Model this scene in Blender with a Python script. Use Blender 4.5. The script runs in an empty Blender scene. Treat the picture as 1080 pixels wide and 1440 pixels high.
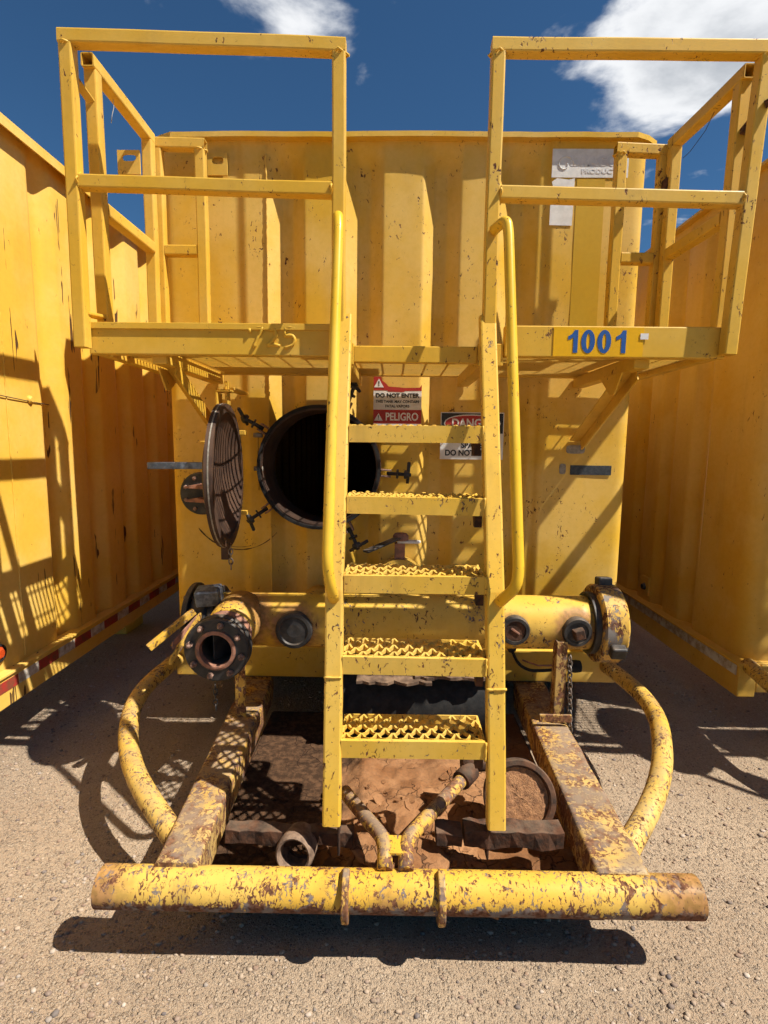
import bpy, bmesh, math, random
from mathutils import Vector, Matrix, noise, Quaternion
random.seed(11)
R = math.radians
sc = bpy.context.scene
COL = sc.collection

# ------------------------------------------------------------------ camera
def cam_matrix(loc, pitch, yaw, roll):
    p, y, r = R(pitch), R(yaw), R(roll)
    f = Vector((math.sin(y)*math.cos(p), math.cos(y)*math.cos(p), math.sin(p)))
    rt = Vector((math.cos(y), -math.sin(y), 0))
    up = rt.cross(f)
    r2 = rt*math.cos(r) + up*math.sin(r)
    u2 = -rt*math.sin(r) + up*math.cos(r)
    m = Matrix((r2, u2, -f)).transposed().to_4x4()
    m.translation = loc
    return m
cd = bpy.data.cameras.new('camera')
cd.sensor_fit = 'VERTICAL'; cd.sensor_height = 36.0; cd.lens = 750/1440*36
cd.clip_start = 0.05; cd.clip_end = 2000
cam = bpy.data.objects.new('camera', cd); COL.objects.link(cam)
cam.matrix_world = cam_matrix((0, 0, 1.6), -7.2, -0.9, 0.7)
sc.camera = cam

# ------------------------------------------------------------------ sun and sky
LDIR = Vector((-0.69, 0.255, -1.0)).normalized()          # the way the light travels
SUN_EL = math.asin(-LDIR.z)
SUN_AZ = math.atan2(-LDIR.x, -LDIR.y)                      # clockwise from +Y
sd = bpy.data.lights.new('sun', 'SUN'); sd.energy = 5.0; sd.angle = R(0.53); sd.color = (1.0, 0.95, 0.86)
sun = bpy.data.objects.new('sun', sd); COL.objects.link(sun)
sun.rotation_euler = LDIR.to_track_quat('-Z', 'Y').to_euler()
sun.location = (6, -2, 9)

W = bpy.data.worlds.new('World'); sc.world = W; W.use_nodes = True
wt = W.node_tree; wt.nodes.clear()
class NT:
    """tiny node helper"""
    def __init__(s, t): s.t = t
    def n(s, typ, **kw):
        nd = s.t.nodes.new(typ)
        for k, v in kw.items():
            if k.startswith('i_'):
                nd.inputs[k[2:].replace('_', ' ')].default_value = v
            else: setattr(nd, k, v)
        return nd
    def l(s, a, b): s.t.links.new(a, b)
    def put(s, sock, v):
        if hasattr(v, 'is_output') or hasattr(v, 'links'): s.l(v, sock)
        else: sock.default_value = v
    def m(s, op, a, b=None, c=None, clamp=False):
        nd = s.n('ShaderNodeMath', operation=op); nd.use_clamp = clamp
        s.put(nd.inputs[0], a)
        if b is not None: s.put(nd.inputs[1], b)
        if c is not None: s.put(nd.inputs[2], c)
        return nd.outputs[0]
    def vm(s, op, a, b=None):
        nd = s.n('ShaderNodeVectorMath', operation=op)
        s.put(nd.inputs[0], a)
        if b is not None: s.put(nd.inputs[1], b)
        return nd.outputs['Value'] if op in ('DOT_PRODUCT', 'LENGTH', 'DISTANCE') else nd.outputs[0]
    def noise(s, vec, scale, detail=3, rough=0.55, dist=0.0):
        nd = s.n('ShaderNodeTexNoise'); nd.inputs['Scale'].default_value = scale
        nd.inputs['Detail'].default_value = detail; nd.inputs['Roughness'].default_value = rough
        nd.inputs['Distortion'].default_value = dist
        s.l(vec, nd.inputs['Vector']); return nd.outputs['Fac']
    def ramp(s, v, lo, hi):
        nd = s.n('ShaderNodeMapRange', interpolation_type='SMOOTHSTEP')
        s.put(nd.inputs['Value'], v); nd.inputs['From Min'].default_value = lo; nd.inputs['From Max'].default_value = hi
        return nd.outputs['Result']
    def mix(s, f, a, b, mode='MIX'):
        nd = s.n('ShaderNodeMix', data_type='RGBA', blend_type=mode)
        s.put(nd.inputs[0], f)
        s.put(nd.inputs[6], a if hasattr(a, 'links') else (*a, 1)); s.put(nd.inputs[7], b if hasattr(b, 'links') else (*b, 1))
        return nd.outputs[2]
    def scale(s, vec, xyz):
        return s.vm('MULTIPLY', vec, xyz)
wn = NT(wt)
sky = wn.n('ShaderNodeTexSky', sky_type='NISHITA', sun_disc=False, sun_elevation=SUN_EL, sun_rotation=SUN_AZ,
           altitude=900.0, air_density=1.0, dust_density=0.05, ozone_density=5.0)
gen = wn.n('ShaderNodeTexCoord').outputs['Generated']
sep = wn.n('ShaderNodeSeparateXYZ'); wn.l(gen, sep.inputs[0])
zz = wn.m('MAXIMUM', sep.outputs[2], 0.04)
comb = wn.n('ShaderNodeCombineXYZ')
wn.l(wn.m('DIVIDE', sep.outputs[0], zz), comb.inputs[0]); wn.l(wn.m('DIVIDE', sep.outputs[1], zz), comb.inputs[1])
P = comb.outputs[0]                                       # cloud-layer coordinates
def blob(cx, cy, rx, ry, amp):
    d = wn.vm('SUBTRACT', P, (cx, cy, 0)); d = wn.vm('MULTIPLY', d, (1/rx, 1/ry, 0))
    return wn.m('MULTIPLY', wn.ramp(wn.vm('LENGTH', d), 1.0, 0.0), amp)
BL = [(0.85, 1.46, 0.62, 0.62, 0.54), (-0.30, 1.44, 0.46, 0.36, 0.29)]
n1 = wn.noise(P, 2.9, 8, 0.56, 0.2)
big = wn.noise(P, 0.45, 1, 0.5)
d0 = wn.m('ADD', n1, wn.m('MULTIPLY', wn.m('SUBTRACT', big, 0.60), 0.6))
d0 = wn.m('ADD', d0, wn.m('ADD', blob(*BL[0]), blob(*BL[1])))
cov = wn.ramp(d0, 0.57, 0.78)
thick = wn.ramp(d0, 0.76, 1.05)
ccol = wn.mix(thick, (11.3, 11.5, 11.8), (6.0, 6.4, 7.0))
skyt = wn.mix(1.0, sky.outputs[0], (0.56, 0.86, 0.98), 'MULTIPLY')      # deep dry-air blue
skyc = wn.mix(cov, skyt, ccol)
bg = wn.n('ShaderNodeBackground'); bg.inputs['Strength'].default_value = 0.05
wn.l(skyc, bg.inputs['Color'])
wo = wn.n('ShaderNodeOutputWorld'); wn.l(bg.outputs[0], wo.inputs[0])

vs = sc.view_settings
vs.view_transform = 'Standard'; vs.look = 'None'; vs.gamma = 1.0; vs.exposure = 0.72; vs.use_curve_mapping = False
sc.cycles.max_bounces = 6; sc.cycles.diffuse_bounces = 4; sc.cycles.glossy_bounces = 2
sc.cycles.use_adaptive_sampling = True; sc.cycles.adaptive_threshold = 0.03; sc.cycles.adaptive_min_samples = 16
W.cycles.sampling_method = 'MANUAL'; W.cycles.sample_map_resolution = 256
sc.cycles.use_denoising = True

# ------------------------------------------------------------------ materials
def new_mat(name):
    m = bpy.data.materials.new(name); m.use_nodes = True
    t = m.node_tree; t.nodes.clear(); h = NT(t)
    out = h.n('ShaderNodeOutputMaterial'); b = h.n('ShaderNodeBsdfPrincipled'); h.l(b.outputs[0], out.inputs[0])
    pos = h.n('ShaderNodeNewGeometry')
    return m, h, b, pos
def bump(h, b, height, strength=0.5, dist=0.002):
    bp = h.n('ShaderNodeBump'); bp.inputs['Strength'].default_value = strength; bp.inputs['Distance'].default_value = dist
    h.l(height, bp.inputs['Height']); h.l(bp.outputs[0], b.inputs['Normal'])

def paint(name, base=(0.62, 0.36, 0.05), pale=(0.66, 0.43, 0.12), chip=0.70, chip_scale=55, cluster=0.35, halo=0.05,
          rust=((0.055, 0.022, 0.012), (0.17, 0.065, 0.03)), grey=0.0, dust=0.0, scratch=0.0, rough=0.46, stretch=(1, 1, 0.6), grime=0.35, spec=0.2, big=0.0, low=0.0, stains=()):
    m, h, b, g = new_mat(name); pos = g.outputs['Position']
    n1 = h.noise(pos, 1.7, 5, 0.6)
    col = h.mix(h.ramp(n1, 0.35, 0.68), base, pale)
    n2 = h.noise(pos, 38, 6, 0.7)
    col = h.mix(h.m('MULTIPLY', h.ramp(n2, 0.35, 0.75), 0.22), col, tuple(c*0.72 for c in base))
    # grime that ran down
    gs = h.noise(h.scale(pos, (9, 9, 0.7)), 1.0, 5, 0.6)
    gl = h.noise(pos, 2.6, 4, 0.6)
    gf = h.m('MULTIPLY', h.m('MULTIPLY', h.ramp(gs, 0.46, 0.72), h.ramp(gl, 0.38, 0.66)), grime)
    col = h.mix(gf, col, (0.20, 0.12, 0.045))
    sp = h.scale(pos, stretch)
    a = h.noise(sp, chip_scale, 4, 0.66, 0.7)
    c = h.noise(pos, chip_scale*0.13, 3, 0.6)
    v = h.m('ADD', a, h.m('MULTIPLY', h.m('SUBTRACT', c, 0.5), cluster))
    if big > 0:
        v = h.m('MAXIMUM', v, h.m('ADD', h.noise(h.scale(pos, (1, 1, 0.7)), 23, 7, 0.74, 0.5), chip-0.5-0.17+big*0.1))
    if low > 0:
        sn0 = h.n('ShaderNodeSeparateXYZ'); h.l(g.outputs['Normal'], sn0.inputs[0])
        v = h.m('ADD', v, h.m('MULTIPLY', h.ramp(sn0.outputs[2], 0.30, -0.55), low))
    for (sx_, sy_, sz_, r0, r1) in stains:
        dd = h.vm('DISTANCE', pos, (sx_, sy_, sz_))
        sf = h.ramp(h.m('ADD', dd, h.m('MULTIPLY', h.m('SUBTRACT', h.noise(pos, 24, 5), 0.5), 0.09)), r1, r0)
        col = h.mix(h.m('MULTIPLY', sf, 0.72), col, h.mix(h.ramp(h.noise(pos, 45, 3), 0.4, 0.62), (0.14, 0.06, 0.04), (0.30, 0.13, 0.075)))
    # dark metal where the paint has come off
    chipm = h.ramp(v, chip, chip+0.008)
    halom = h.m('MULTIPLY', h.ramp(v, chip-halo, chip), 0.35)
    rc = h.mix(h.ramp(h.noise(pos, 90, 4), 0.35, 0.65), rust[0], rust[1])
    if grey > 0:
        gm = h.ramp(h.noise(pos, chip_scale*0.3, 3, 0.6), 0.56-0.12*grey, 0.62)
        rc = h.mix(h.m('MULTIPLY', gm, min(1, grey)), rc, (0.20, 0.18, 0.16))
    col = h.mix(halom, col, rust[1])
    if dust > 0:
        sn = h.n('ShaderNodeSeparateXYZ'); h.l(g.outputs['Normal'], sn.inputs[0])
        up = h.ramp(sn.outputs[2], 0.55, 0.95)
        df = h.m('MULTIPLY', h.m('MULTIPLY', up, h.ramp(h.noise(pos, 11, 6, 0.65), 0.38, 0.60)), dust)
    col = h.mix(chipm, col, rc)
    if dust > 0: col = h.mix(df, col, (0.27, 0.20, 0.135))
    rgh = h.m('ADD', h.m('MULTIPLY', chipm, 0.4), h.m('ADD', rough, h.m('MULTIPLY', h.m('SUBTRACT', n2, 0.5), 0.25)), clamp=True)
    height = h.m('ADD', h.m('MULTIPLY', chipm, -0.6), h.m('MULTIPLY', h.noise(pos, 160, 3), 0.16))
    if scratch > 0:
        s1 = h.noise(h.scale(pos, (24, 24, 0.55)), 1.0, 2, 0.5, 0.25)
        line = h.ramp(h.m('ABSOLUTE', h.m('SUBTRACT', s1, 0.5)), 0.055, 0.025)
        sm = h.ramp(h.noise(h.scale(pos, (9, 9, 2.0)), 1.0, 3, 0.65), 0.655-0.03*scratch, 0.645)
        sl = h.m('MULTIPLY', line, sm)
        col = h.mix(sl, col, (0.09, 0.045, 0.02))
    h.l(col, b.inputs['Base Color']); h.l(rgh, b.inputs['Roughness'])
    b.inputs['Specular IOR Level'].default_value = spec
    bump(h, b, height, 0.55, 0.0012)
    return m

def plain(name, col, col2=None, scale=30, rough=0.7, metal=0.0, bumps=0.4, bdist=0.002, dust=0.0, detail=5, lo=0.35, hi=0.65):
    m, h, b, g = new_mat(name); pos = g.outputs['Position']
    c = h.mix(h.ramp(h.noise(pos, scale, detail, 0.6), lo, hi), col, col2 or tuple(x*0.6 for x in col))
    if dust > 0:
        sn = h.n('ShaderNodeSeparateXYZ'); h.l(g.outputs['Normal'], sn.inputs[0])
        df = h.m('MULTIPLY', h.m('MULTIPLY', h.ramp(sn.outputs[2], 0.2, 0.9), h.ramp(h.noise(pos, 14, 5), 0.36, 0.6)), dust)
        c = h.mix(df, c, (0.25, 0.18, 0.12))
    h.l(c, b.inputs['Base Color']); b.inputs['Metallic'].default_value = metal
    h.l(h.m('ADD', rough, h.m('MULTIPLY', h.m('SUBTRACT', h.noise(pos, scale*1.7, 4), 0.5), 0.3), clamp=True), b.inputs['Roughness'])
    b.inputs['Specular IOR Level'].default_value = 0.35
    bump(h, b, h.noise(pos, scale*2.5, 5, 0.65), bumps, bdist)
    return m

YB, YP = (0.62, 0.36, 0.03), (0.68, 0.445, 0.12)
M = {}
M['wall'] = paint('tank_paint', YB, YP, chip=0.685, chip_scale=58, cluster=0.42, grime=0.18)
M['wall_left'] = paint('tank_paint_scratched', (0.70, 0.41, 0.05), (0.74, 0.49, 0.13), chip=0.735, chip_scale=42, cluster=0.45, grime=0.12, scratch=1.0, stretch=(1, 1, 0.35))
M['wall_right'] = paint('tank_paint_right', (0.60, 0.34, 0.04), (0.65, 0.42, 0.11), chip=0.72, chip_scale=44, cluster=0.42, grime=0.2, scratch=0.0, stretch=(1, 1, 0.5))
M['rail'] = paint('rail_paint', (0.63, 0.365, 0.035), (0.66, 0.42, 0.09), chip=0.69, chip_scale=60, cluster=0.42, grime=0.25)
M['rail_worn'] = paint('rail_paint_worn', (0.64, 0.37, 0.035), (0.67, 0.43, 0.09), chip=0.66, chip_scale=62, cluster=0.5, grime=0.35)
M['ladder'] = paint('ladder_paint', (0.67, 0.40, 0.045), (0.69, 0.45, 0.10), chip=0.635, chip_scale=68, cluster=0.38, grime=0.3, grey=0.5)
M['handrail'] = paint('handrail_paint', (0.70, 0.42, 0.025), (0.72, 0.46, 0.06), chip=0.665, chip_scale=50, cluster=0.3, grime=0.25, rough=0.34)
M['bumper'] = paint('bumper_paint', (0.66, 0.375, 0.04), (0.68, 0.43, 0.09), chip=0.59, chip_scale=75, cluster=0.42, grime=0.5, grey=0.75, halo=0.03, stretch=(1.2, 0.8, 0.6), big=0.95, low=0.17, stains=((-0.90, 1.47, 0.21, 0.07, 0.17), (0.965, 1.49, 0.25, 0.10, 0.24), (0.02, 1.46, 0.185, 0.03, 0.12)), rust=((0.085, 0.034, 0.018), (0.19, 0.080, 0.04)))
M['skid'] = paint('skid_paint', (0.58, 0.33, 0.05), (0.54, 0.36, 0.13), chip=0.49, chip_scale=52, cluster=0.6, grime=0.7, grey=0.45, big=1.0, dust=0.75, halo=0.05, rust=((0.11, 0.05, 0.025), (0.24, 0.105, 0.05)))
M['hoop'] = paint('hoop_paint', (0.64, 0.37, 0.04), (0.64, 0.42, 0.12), chip=0.58, chip_scale=78, cluster=0.45, grime=0.6, grey=0.8, dust=0.4, big=0.75)
M['pipe'] = paint('manifold_paint', (0.65, 0.38, 0.04), (0.67, 0.43, 0.09), chip=0.625, chip_scale=58, cluster=0.5, grime=0.45, grey=0.7, stains=((0.873, 2.44, 0.745, 0.075, 0.135), (-0.456, 2.44, 0.725, 0.09, 0.15), (-0.70, 2.47, 0.78, 0.10, 0.19), (0.583, 2.44, 0.742, 0.05, 0.09)))
M['union'] = paint('union_paint', (0.60, 0.35, 0.05), (0.56, 0.38, 0.13), chip=0.50, chip_scale=40, cluster=0.6, grime=0.6, grey=1.0, big=1.2, dust=0.3)
M['grating'] = paint('grating_paint', (0.62, 0.38, 0.05), (0.64, 0.42, 0.1), chip=0.70, chip_scale=60, cluster=0.3)
M['patch'] = paint('fresh_paint', (0.74, 0.395, 0.006), (0.76, 0.42, 0.015), chip=0.78, chip_scale=60, cluster=0.2, grime=0.15, rough=0.4)
M['patch_dull'] = paint('touch_up_paint_shaded', (0.50, 0.29, 0.012), (0.54, 0.33, 0.03), chip=0.76, chip_scale=60, cluster=0.2, grime=0.2)  # repainted stripe, with the shade over it also darkened into the colour
M['black'] = plain('black_iron', (0.018, 0.018, 0.02), (0.045, 0.04, 0.036), 22, 0.5, 0.0, 0.5, 0.002, dust=0.35)
M['rubber'] = plain('black_rubber', (0.010, 0.010, 0.010), (0.022, 0.020, 0.018), 30, 0.85, 0, 0.5, 0.003, dust=0.04)
M['rust'] = plain('rusted_steel', (0.105, 0.045, 0.022), (0.035, 0.019, 0.012), 26, 0.9, 0, 0.8, 0.004, dust=0.3)
M['rust_pink'] = plain('pink_scorched_paint', (0.36, 0.165, 0.10), (0.20, 0.105, 0.075), 34, 0.8, 0, 0.6, 0.002)
M['rust_pale'] = plain('pale_rust', (0.27, 0.18, 0.12), (0.12, 0.075, 0.05), 30, 0.9, 0, 0.7, 0.002)
M['rust_bolt'] = plain('rusted_bolt', (0.32, 0.20, 0.15), (0.15, 0.085, 0.06), 60, 0.75, 0.2, 0.6, 0.001)
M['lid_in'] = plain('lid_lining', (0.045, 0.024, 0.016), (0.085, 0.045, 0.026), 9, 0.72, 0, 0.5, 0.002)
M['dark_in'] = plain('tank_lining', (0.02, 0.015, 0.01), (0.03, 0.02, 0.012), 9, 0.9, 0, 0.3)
M['steel'] = plain('grey_steel', (0.19, 0.22, 0.27), (0.08, 0.09, 0.11), 30, 0.45, 0.5, 0.3)
M['galv'] = plain('chain_steel', (0.25, 0.22, 0.19), (0.12, 0.085, 0.06), 60, 0.5, 0.6, 0.3)
M['white'] = plain('white_decal', (0.72, 0.70, 0.66), (0.60, 0.58, 0.54), 22, 0.55, 0, 0.3, 0.0008)
M['decal_ghost'] = plain('decal_ghost_print', (0.58, 0.57, 0.55), (0.68, 0.66, 0.63), 18, 0.6, 0, 0.3, 0.0008)
M['red'] = plain('sign_red', (0.40, 0.030, 0.022), (0.33, 0.03, 0.022), 22, 0.5, 0, 0.1, 0.0005)
M['ink'] = plain('sign_black', (0.018, 0.018, 0.02), (0.028, 0.028, 0.03), 40, 0.55, 0, 0.1, 0.0005)
M['blue'] = plain('number_blue', (0.015, 0.075, 0.27), (0.02, 0.09, 0.30), 40, 0.45, 0, 0.1, 0.0005)
M['label_dark'] = plain('dark_label', (0.02, 0.025, 0.032), (0.05, 0.055, 0.06), 60, 0.5, 0, 0.2, 0.0005)
M['label_grey'] = plain('grey_label', (0.30, 0.27, 0.22), (0.20, 0.17, 0.13), 45, 0.6, 0, 0.3, 0.0008)
M['tape_red'] = plain('tape_red', (0.36, 0.035, 0.025), (0.20, 0.06, 0.03), 26, 0.55, 0, 0.3, 0.0008)
M['tape_white'] = plain('tape_white', (0.58, 0.55, 0.50), (0.34, 0.26, 0.17), 24, 0.55, 0, 0.3, 0.0008)
M['amber'] = plain('lamp_lens', (0.55, 0.07, 0.015), (0.40, 0.05, 0.01), 40, 0.25, 0, 0.2)
M['wood'] = plain('weathered_wood', (0.22, 0.14, 0.085), (0.09, 0.055, 0.035), 18, 0.9, 0, 0.7, 0.003)
M['wire'] = plain('wire', (0.5, 0.5, 0.5), None, 30, 0.6)
M['pan_rust'] = plain('pan_dirt', (0.42, 0.21, 0.095), (0.24, 0.115, 0.055), 55, 0.95, 0, 1.0, 0.004, detail=8)

def mud_mat():
    m, h, b, g = new_mat('red_mud'); pos = g.outputs['Position']
    c = h.mix(h.ramp(h.noise(pos, 6, 6, 0.6), 0.32, 0.68), (0.21, 0.092, 0.036), (0.34, 0.175, 0.08))
    c = h.mix(h.m('MULTIPLY', h.ramp(h.noise(pos, 70, 6, 0.7), 0.45, 0.7), 0.5), c, (0.12, 0.06, 0.035))
    sx = h.n('ShaderNodeSeparateXYZ'); h.l(pos, sx.inputs[0])
    shade_mask = h.ramp(h.m('ADD', sx.outputs[0], h.m('MULTIPLY', h.m('SUBTRACT', h.noise(pos, 7, 5), 0.5), 0.35)), -0.14, -0.24)  # left of the floor painted darker, standing in for shade between the beams
    c = h.mix(shade_mask, c, h.mix(h.ramp(h.noise(pos, 30, 6, 0.7), 0.4, 0.65), (0.045, 0.024, 0.013), (0.11, 0.058, 0.030)))
    vr = h.n('ShaderNodeTexVoronoi', feature='DISTANCE_TO_EDGE'); vr.inputs['Scale'].default_value = 13
    wob = h.n('ShaderNodeTexNoise'); wob.inputs['Scale'].default_value = 22; h.l(pos, wob.inputs['Vector'])
    h.l(h.vm('ADD', pos, h.vm('MULTIPLY', wob.outputs['Color'], (0.05, 0.05, 0.05))), vr.inputs['Vector'])
    cr = h.m('MULTIPLY', h.ramp(vr.outputs['Distance'], 0.035, 0.005), h.ramp(h.noise(pos, 4, 3), 0.42, 0.55))
    c = h.mix(h.m('MULTIPLY', cr, 0.75), c, (0.05, 0.025, 0.015))
    h.l(c, b.inputs['Base Color']); b.inputs['Roughness'].default_value = 0.95; b.inputs['Specular IOR Level'].default_value = 0.15
    hh = h.m('ADD', h.m('MULTIPLY', cr, -1.0), h.m('MULTIPLY', h.noise(pos, 60, 8, 0.7), 0.8))
    bump(h, b, hh, 0.9, 0.006)
    return m
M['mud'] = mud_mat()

def ground_mat():
    m, h, b, g = new_mat('caliche_gravel'); pos = g.outputs['Position']
    c = h.mix(h.ramp(h.noise(pos, 1.1, 6, 0.6), 0.32, 0.68), (0.365, 0.262, 0.172), (0.45, 0.338, 0.230))
    c = h.mix(h.m('MULTIPLY', h.ramp(h.noise(pos, 0.9, 6, 0.65), 0.46, 0.62), 0.55), c, (0.31, 0.212, 0.132))
    # grains at two sizes: each Voronoi cell is a grain of its own tint
    hs = []
    for s_, amt, th in ((95, 0.62, 0.62), (190, 0.6, 0.45), (360, 0.5, 0.35)):
        v = h.n('ShaderNodeTexVoronoi'); v.inputs['Scale'].default_value = s_; v.inputs['Randomness'].default_value = 1.0
        h.l(pos, v.inputs['Vector'])
        sep = h.n('ShaderNodeSeparateColor'); h.l(v.outputs['Color'], sep.inputs[0])
        isg = h.m('GREATER_THAN', sep.outputs[0], th)
        tint = h.mix(sep.outputs[1], (0.18, 0.122, 0.08), (0.55, 0.44, 0.32))
        tint = h.mix(h.m('GREATER_THAN', sep.outputs[2], 0.86), tint, (0.12, 0.10, 0.085))
        rd = h.ramp(v.outputs['Distance'], 0.62, 0.35)
        f = h.m('MULTIPLY', h.m('MULTIPLY', isg, rd), amt)
        c = h.mix(f, c, tint)
        hs.append(h.m('MULTIPLY', h.m('MULTIPLY', isg, rd), 95.0/s_))
    fine = h.noise(pos, 420, 4, 0.7)
    c = h.mix(h.m('MULTIPLY', h.ramp(fine, 0.5, 0.72), 0.4), c, (0.16, 0.11, 0.075))
    h.l(c, b.inputs['Base Color']); b.inputs['Roughness'].default_value = 0.95; b.inputs['Specular IOR Level'].default_value = 0.2
    hh = h.m('ADD', h.m('ADD', hs[0], hs[1]), h.m('ADD', hs[2], h.m('MULTIPLY', fine, 0.35)))
    bump(h, b, hh, 0.9, 0.005)
    return m
M['ground'] = ground_mat()
def pebble_mat():
    m, h, b, g = new_mat('pebbles'); pos = g.outputs['Position']
    rnd = g.outputs['Random Per Island']
    cr = h.n('ShaderNodeValToRGB'); h.l(rnd, cr.inputs[0])
    e = cr.color_ramp.elements
    e[0].position = 0; e[0].color = (0.33, 0.24, 0.16, 1); e[1].position = 1; e[1].color = (0.12, 0.10, 0.095, 1)
    for p_, c_ in ((0.25, (0.40, 0.30, 0.21)), (0.45, (0.22, 0.135, 0.09)), (0.58, (0.48, 0.40, 0.32)), (0.66, (0.13, 0.105, 0.092)), (0.86, (0.28, 0.18, 0.115))):
        x = e.new(p_); x.color = (*c_, 1)
    c = h.mix(h.m('MULTIPLY', h.ramp(h.noise(pos, 140, 5), 0.4, 0.7), 0.35), cr.outputs[0], (0.40, 0.30, 0.21))
    h.l(c, b.inputs['Base Color']); b.inputs['Roughness'].default_value = 0.85
    bump(h, b, h.noise(pos, 200, 4), 0.4, 0.002)
    return m
M['pebble'] = pebble_mat()

# ------------------------------------------------------------------ mesh helpers
class MB:
    def __init__(s): s.v = []; s.f = []; s.sm = []
    def add(s, vs, fs, smooth=False):
        o = len(s.v); s.v += [tuple(v) for v in vs]
        s.f += [tuple(i+o for i in f) for f in fs]; s.sm += [smooth]*len(fs); return s
    def box(s, x0, x1, y0, y1, z0, z1):
        vs = [(x, y, z) for z in (z0, z1) for y in (y0, y1) for x in (x0, x1)]
        return s.add(vs, [(0, 2, 3, 1), (4, 5, 7, 6), (0, 1, 5, 4), (2, 6, 7, 3), (0, 4, 6, 2), (1, 3, 7, 5)])
    def obox(s, c, ax, ay, az, sx, sy, sz):
        c, ax, ay, az = Vector(c), Vector(ax).normalized(), Vector(ay).normalized(), Vector(az).normalized()
        vs = [c + ax*(i*sx/2) + ay*(j*sy/2) + az*(k*sz/2) for k in (-1, 1) for j in (-1, 1) for i in (-1, 1)]
        return s.add(vs, [(0, 2, 3, 1), (4, 5, 7, 6), (0, 1, 5, 4), (2, 6, 7, 3), (0, 4, 6, 2), (1, 3, 7, 5)])
    def loft(s, rings, closed=True, caps=(True, True), smooth=False):
        n = len(rings[0]); o = len(s.v); fs = []
        vs = [p for r in rings for p in r]
        for i in range(len(rings)-1):
            for j in range(n if closed else n-1):
                k = (j+1) % n
                fs.append((i*n+j, i*n+k, (i+1)*n+k, (i+1)*n+j))
        s.add(vs, fs, smooth)
        if closed and caps[0]: s.f.append(tuple(o+j for j in reversed(range(n)))); s.sm.append(False)
        if closed and caps[1]: s.f.append(tuple(o+(len(rings)-1)*n+j for j in range(n))); s.sm.append(False)
        return s
    def sq(s, p0, p1, w=0.05, hgt=0.05, r=0.006, up=(0, 0, 1), segs=1, wob=0.0, hollow=(False, False), seed=0):
        """square hollow section from p0 to p1"""
        p0, p1 = Vector(p0), Vector(p1); d = (p1-p0); L = d.length; d.normalize()
        up = Vector(up)
        if abs(up.dot(d)) > 0.95: up = Vector((0, 1, 0)) if abs(d.y) < 0.9 else Vector((1, 0, 0))
        x = d.cross(up).normalized(); y = x.cross(d).normalized()
        def prof(w, hg, r):
            pr = []
            for cx, cy, a0 in ((1, 1, 0), (-1, 1, 90), (-1, -1, 180), (1, -1, 270)):
                for k in range(3):
                    a = R(a0+45*k); pr.append((cx*(w/2-r)+r*math.cos(a), cy*(hg/2-r)+r*math.sin(a)))
            return pr
        pr = prof(w, hgt, r)
        rings = []
        for i in range(segs+1):
            t = i/segs; c = p0 + d*(L*t)
            if wob: c = c + x*(noise.noise((t*L*2+seed*7.3, seed, 0))*wob) + y*(noise.noise((t*L*2+seed*3.1, seed, 5))*wob)
            rings.append([c + x*a + y*b_ for a, b_ in pr])
        s.loft(rings, True, (not hollow[0], not hollow[1]))
        inn = prof(w-0.008, hgt-0.008, max(0.001, r-0.003))
        for e, hl in enumerate(hollow):
            if hl:
                c = p0 if e == 0 else p1; dd = d if e == 0 else -d
                r0 = [c + x*a + y*b_ for a, b_ in pr]; r1 = [c + x*a + y*b_ for a, b_ in inn]; r2 = [c + dd*0.10 + x*a + y*b_ for a, b_ in inn]
                if e == 0: s.loft([list(reversed(r)) for r in (r0, r1, r2)], True, (False, True))
                else: s.loft([r0, r1, r2], True, (False, True))
        return s
    def tube(s, pts, r, n=14, caps=(True, True), smooth=True, rj=0.0):
        pts = [Vector(p) for p in pts]; rings = []
        T = []
        for i, p in enumerate(pts):
            a = pts[max(0, i-1)]; b_ = pts[min(len(pts)-1, i+1)]; T.append((b_-a).normalized())
        u = T[0].orthogonal().normalized()
        for i, p in enumerate(pts):
            if i: 
                u = (u - T[i]*u.dot(T[i])).normalized()
            w = T[i].cross(u)
            rr = r[i] if isinstance(r, (list, tuple)) else r
            rings.append([p + (u*math.cos(2*math.pi*k/n) + w*math.sin(2*math.pi*k/n))*(rr*(1+(rj*(random.random()-.5) if rj else 0))) for k in range(n)])
        return s.loft(rings, True, caps, smooth)
    def lathe(s, prof, o, axis, n=40, smooth=True, caps=(False, False)):
        """prof: (radius, distance along axis)"""
        o, ax = Vector(o), Vector(axis).normalized(); u = ax.orthogonal().normalized(); w = ax.cross(u)
        rings = [[o + ax*t + (u*math.cos(2*math.pi*k/n) + w*math.sin(2*math.pi*k/n))*r for k in range(n)] for r, t in prof]
        for i in range(len(rings)-1):          # each band alone, so hard edges stay hard
            s.loft([rings[i], rings[i+1]], True, (False, False), smooth)
        if caps[0]: s.f.append(tuple(len(s.v)+j for j in reversed(range(n)))); s.v += [tuple(p) for p in rings[0]]; s.sm.append(False)
        if caps[1]: s.f.append(tuple(len(s.v)+j for j in range(n))); s.v += [tuple(p) for p in rings[-1]]; s.sm.append(False)
        return s
    def prism(s, poly, o, ax, ay, d):
        """polygon in (ax, ay) extruded by vector d"""
        o, ax, ay, d = Vector(o), Vector(ax), Vector(ay), Vector(d)
        a = [o + ax*x + ay*y for x, y in poly]; b_ = [p + d for p in a]
        nrm = ax.cross(ay)
        area = sum(poly[i][0]*poly[(i+1) % len(poly)][1]-poly[(i+1) % len(poly)][0]*poly[i][1] for i in range(len(poly)))
        if (nrm.dot(d) > 0) != (area > 0): a.reverse(); b_.reverse()
        return s.loft([a, b_], True)
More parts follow.
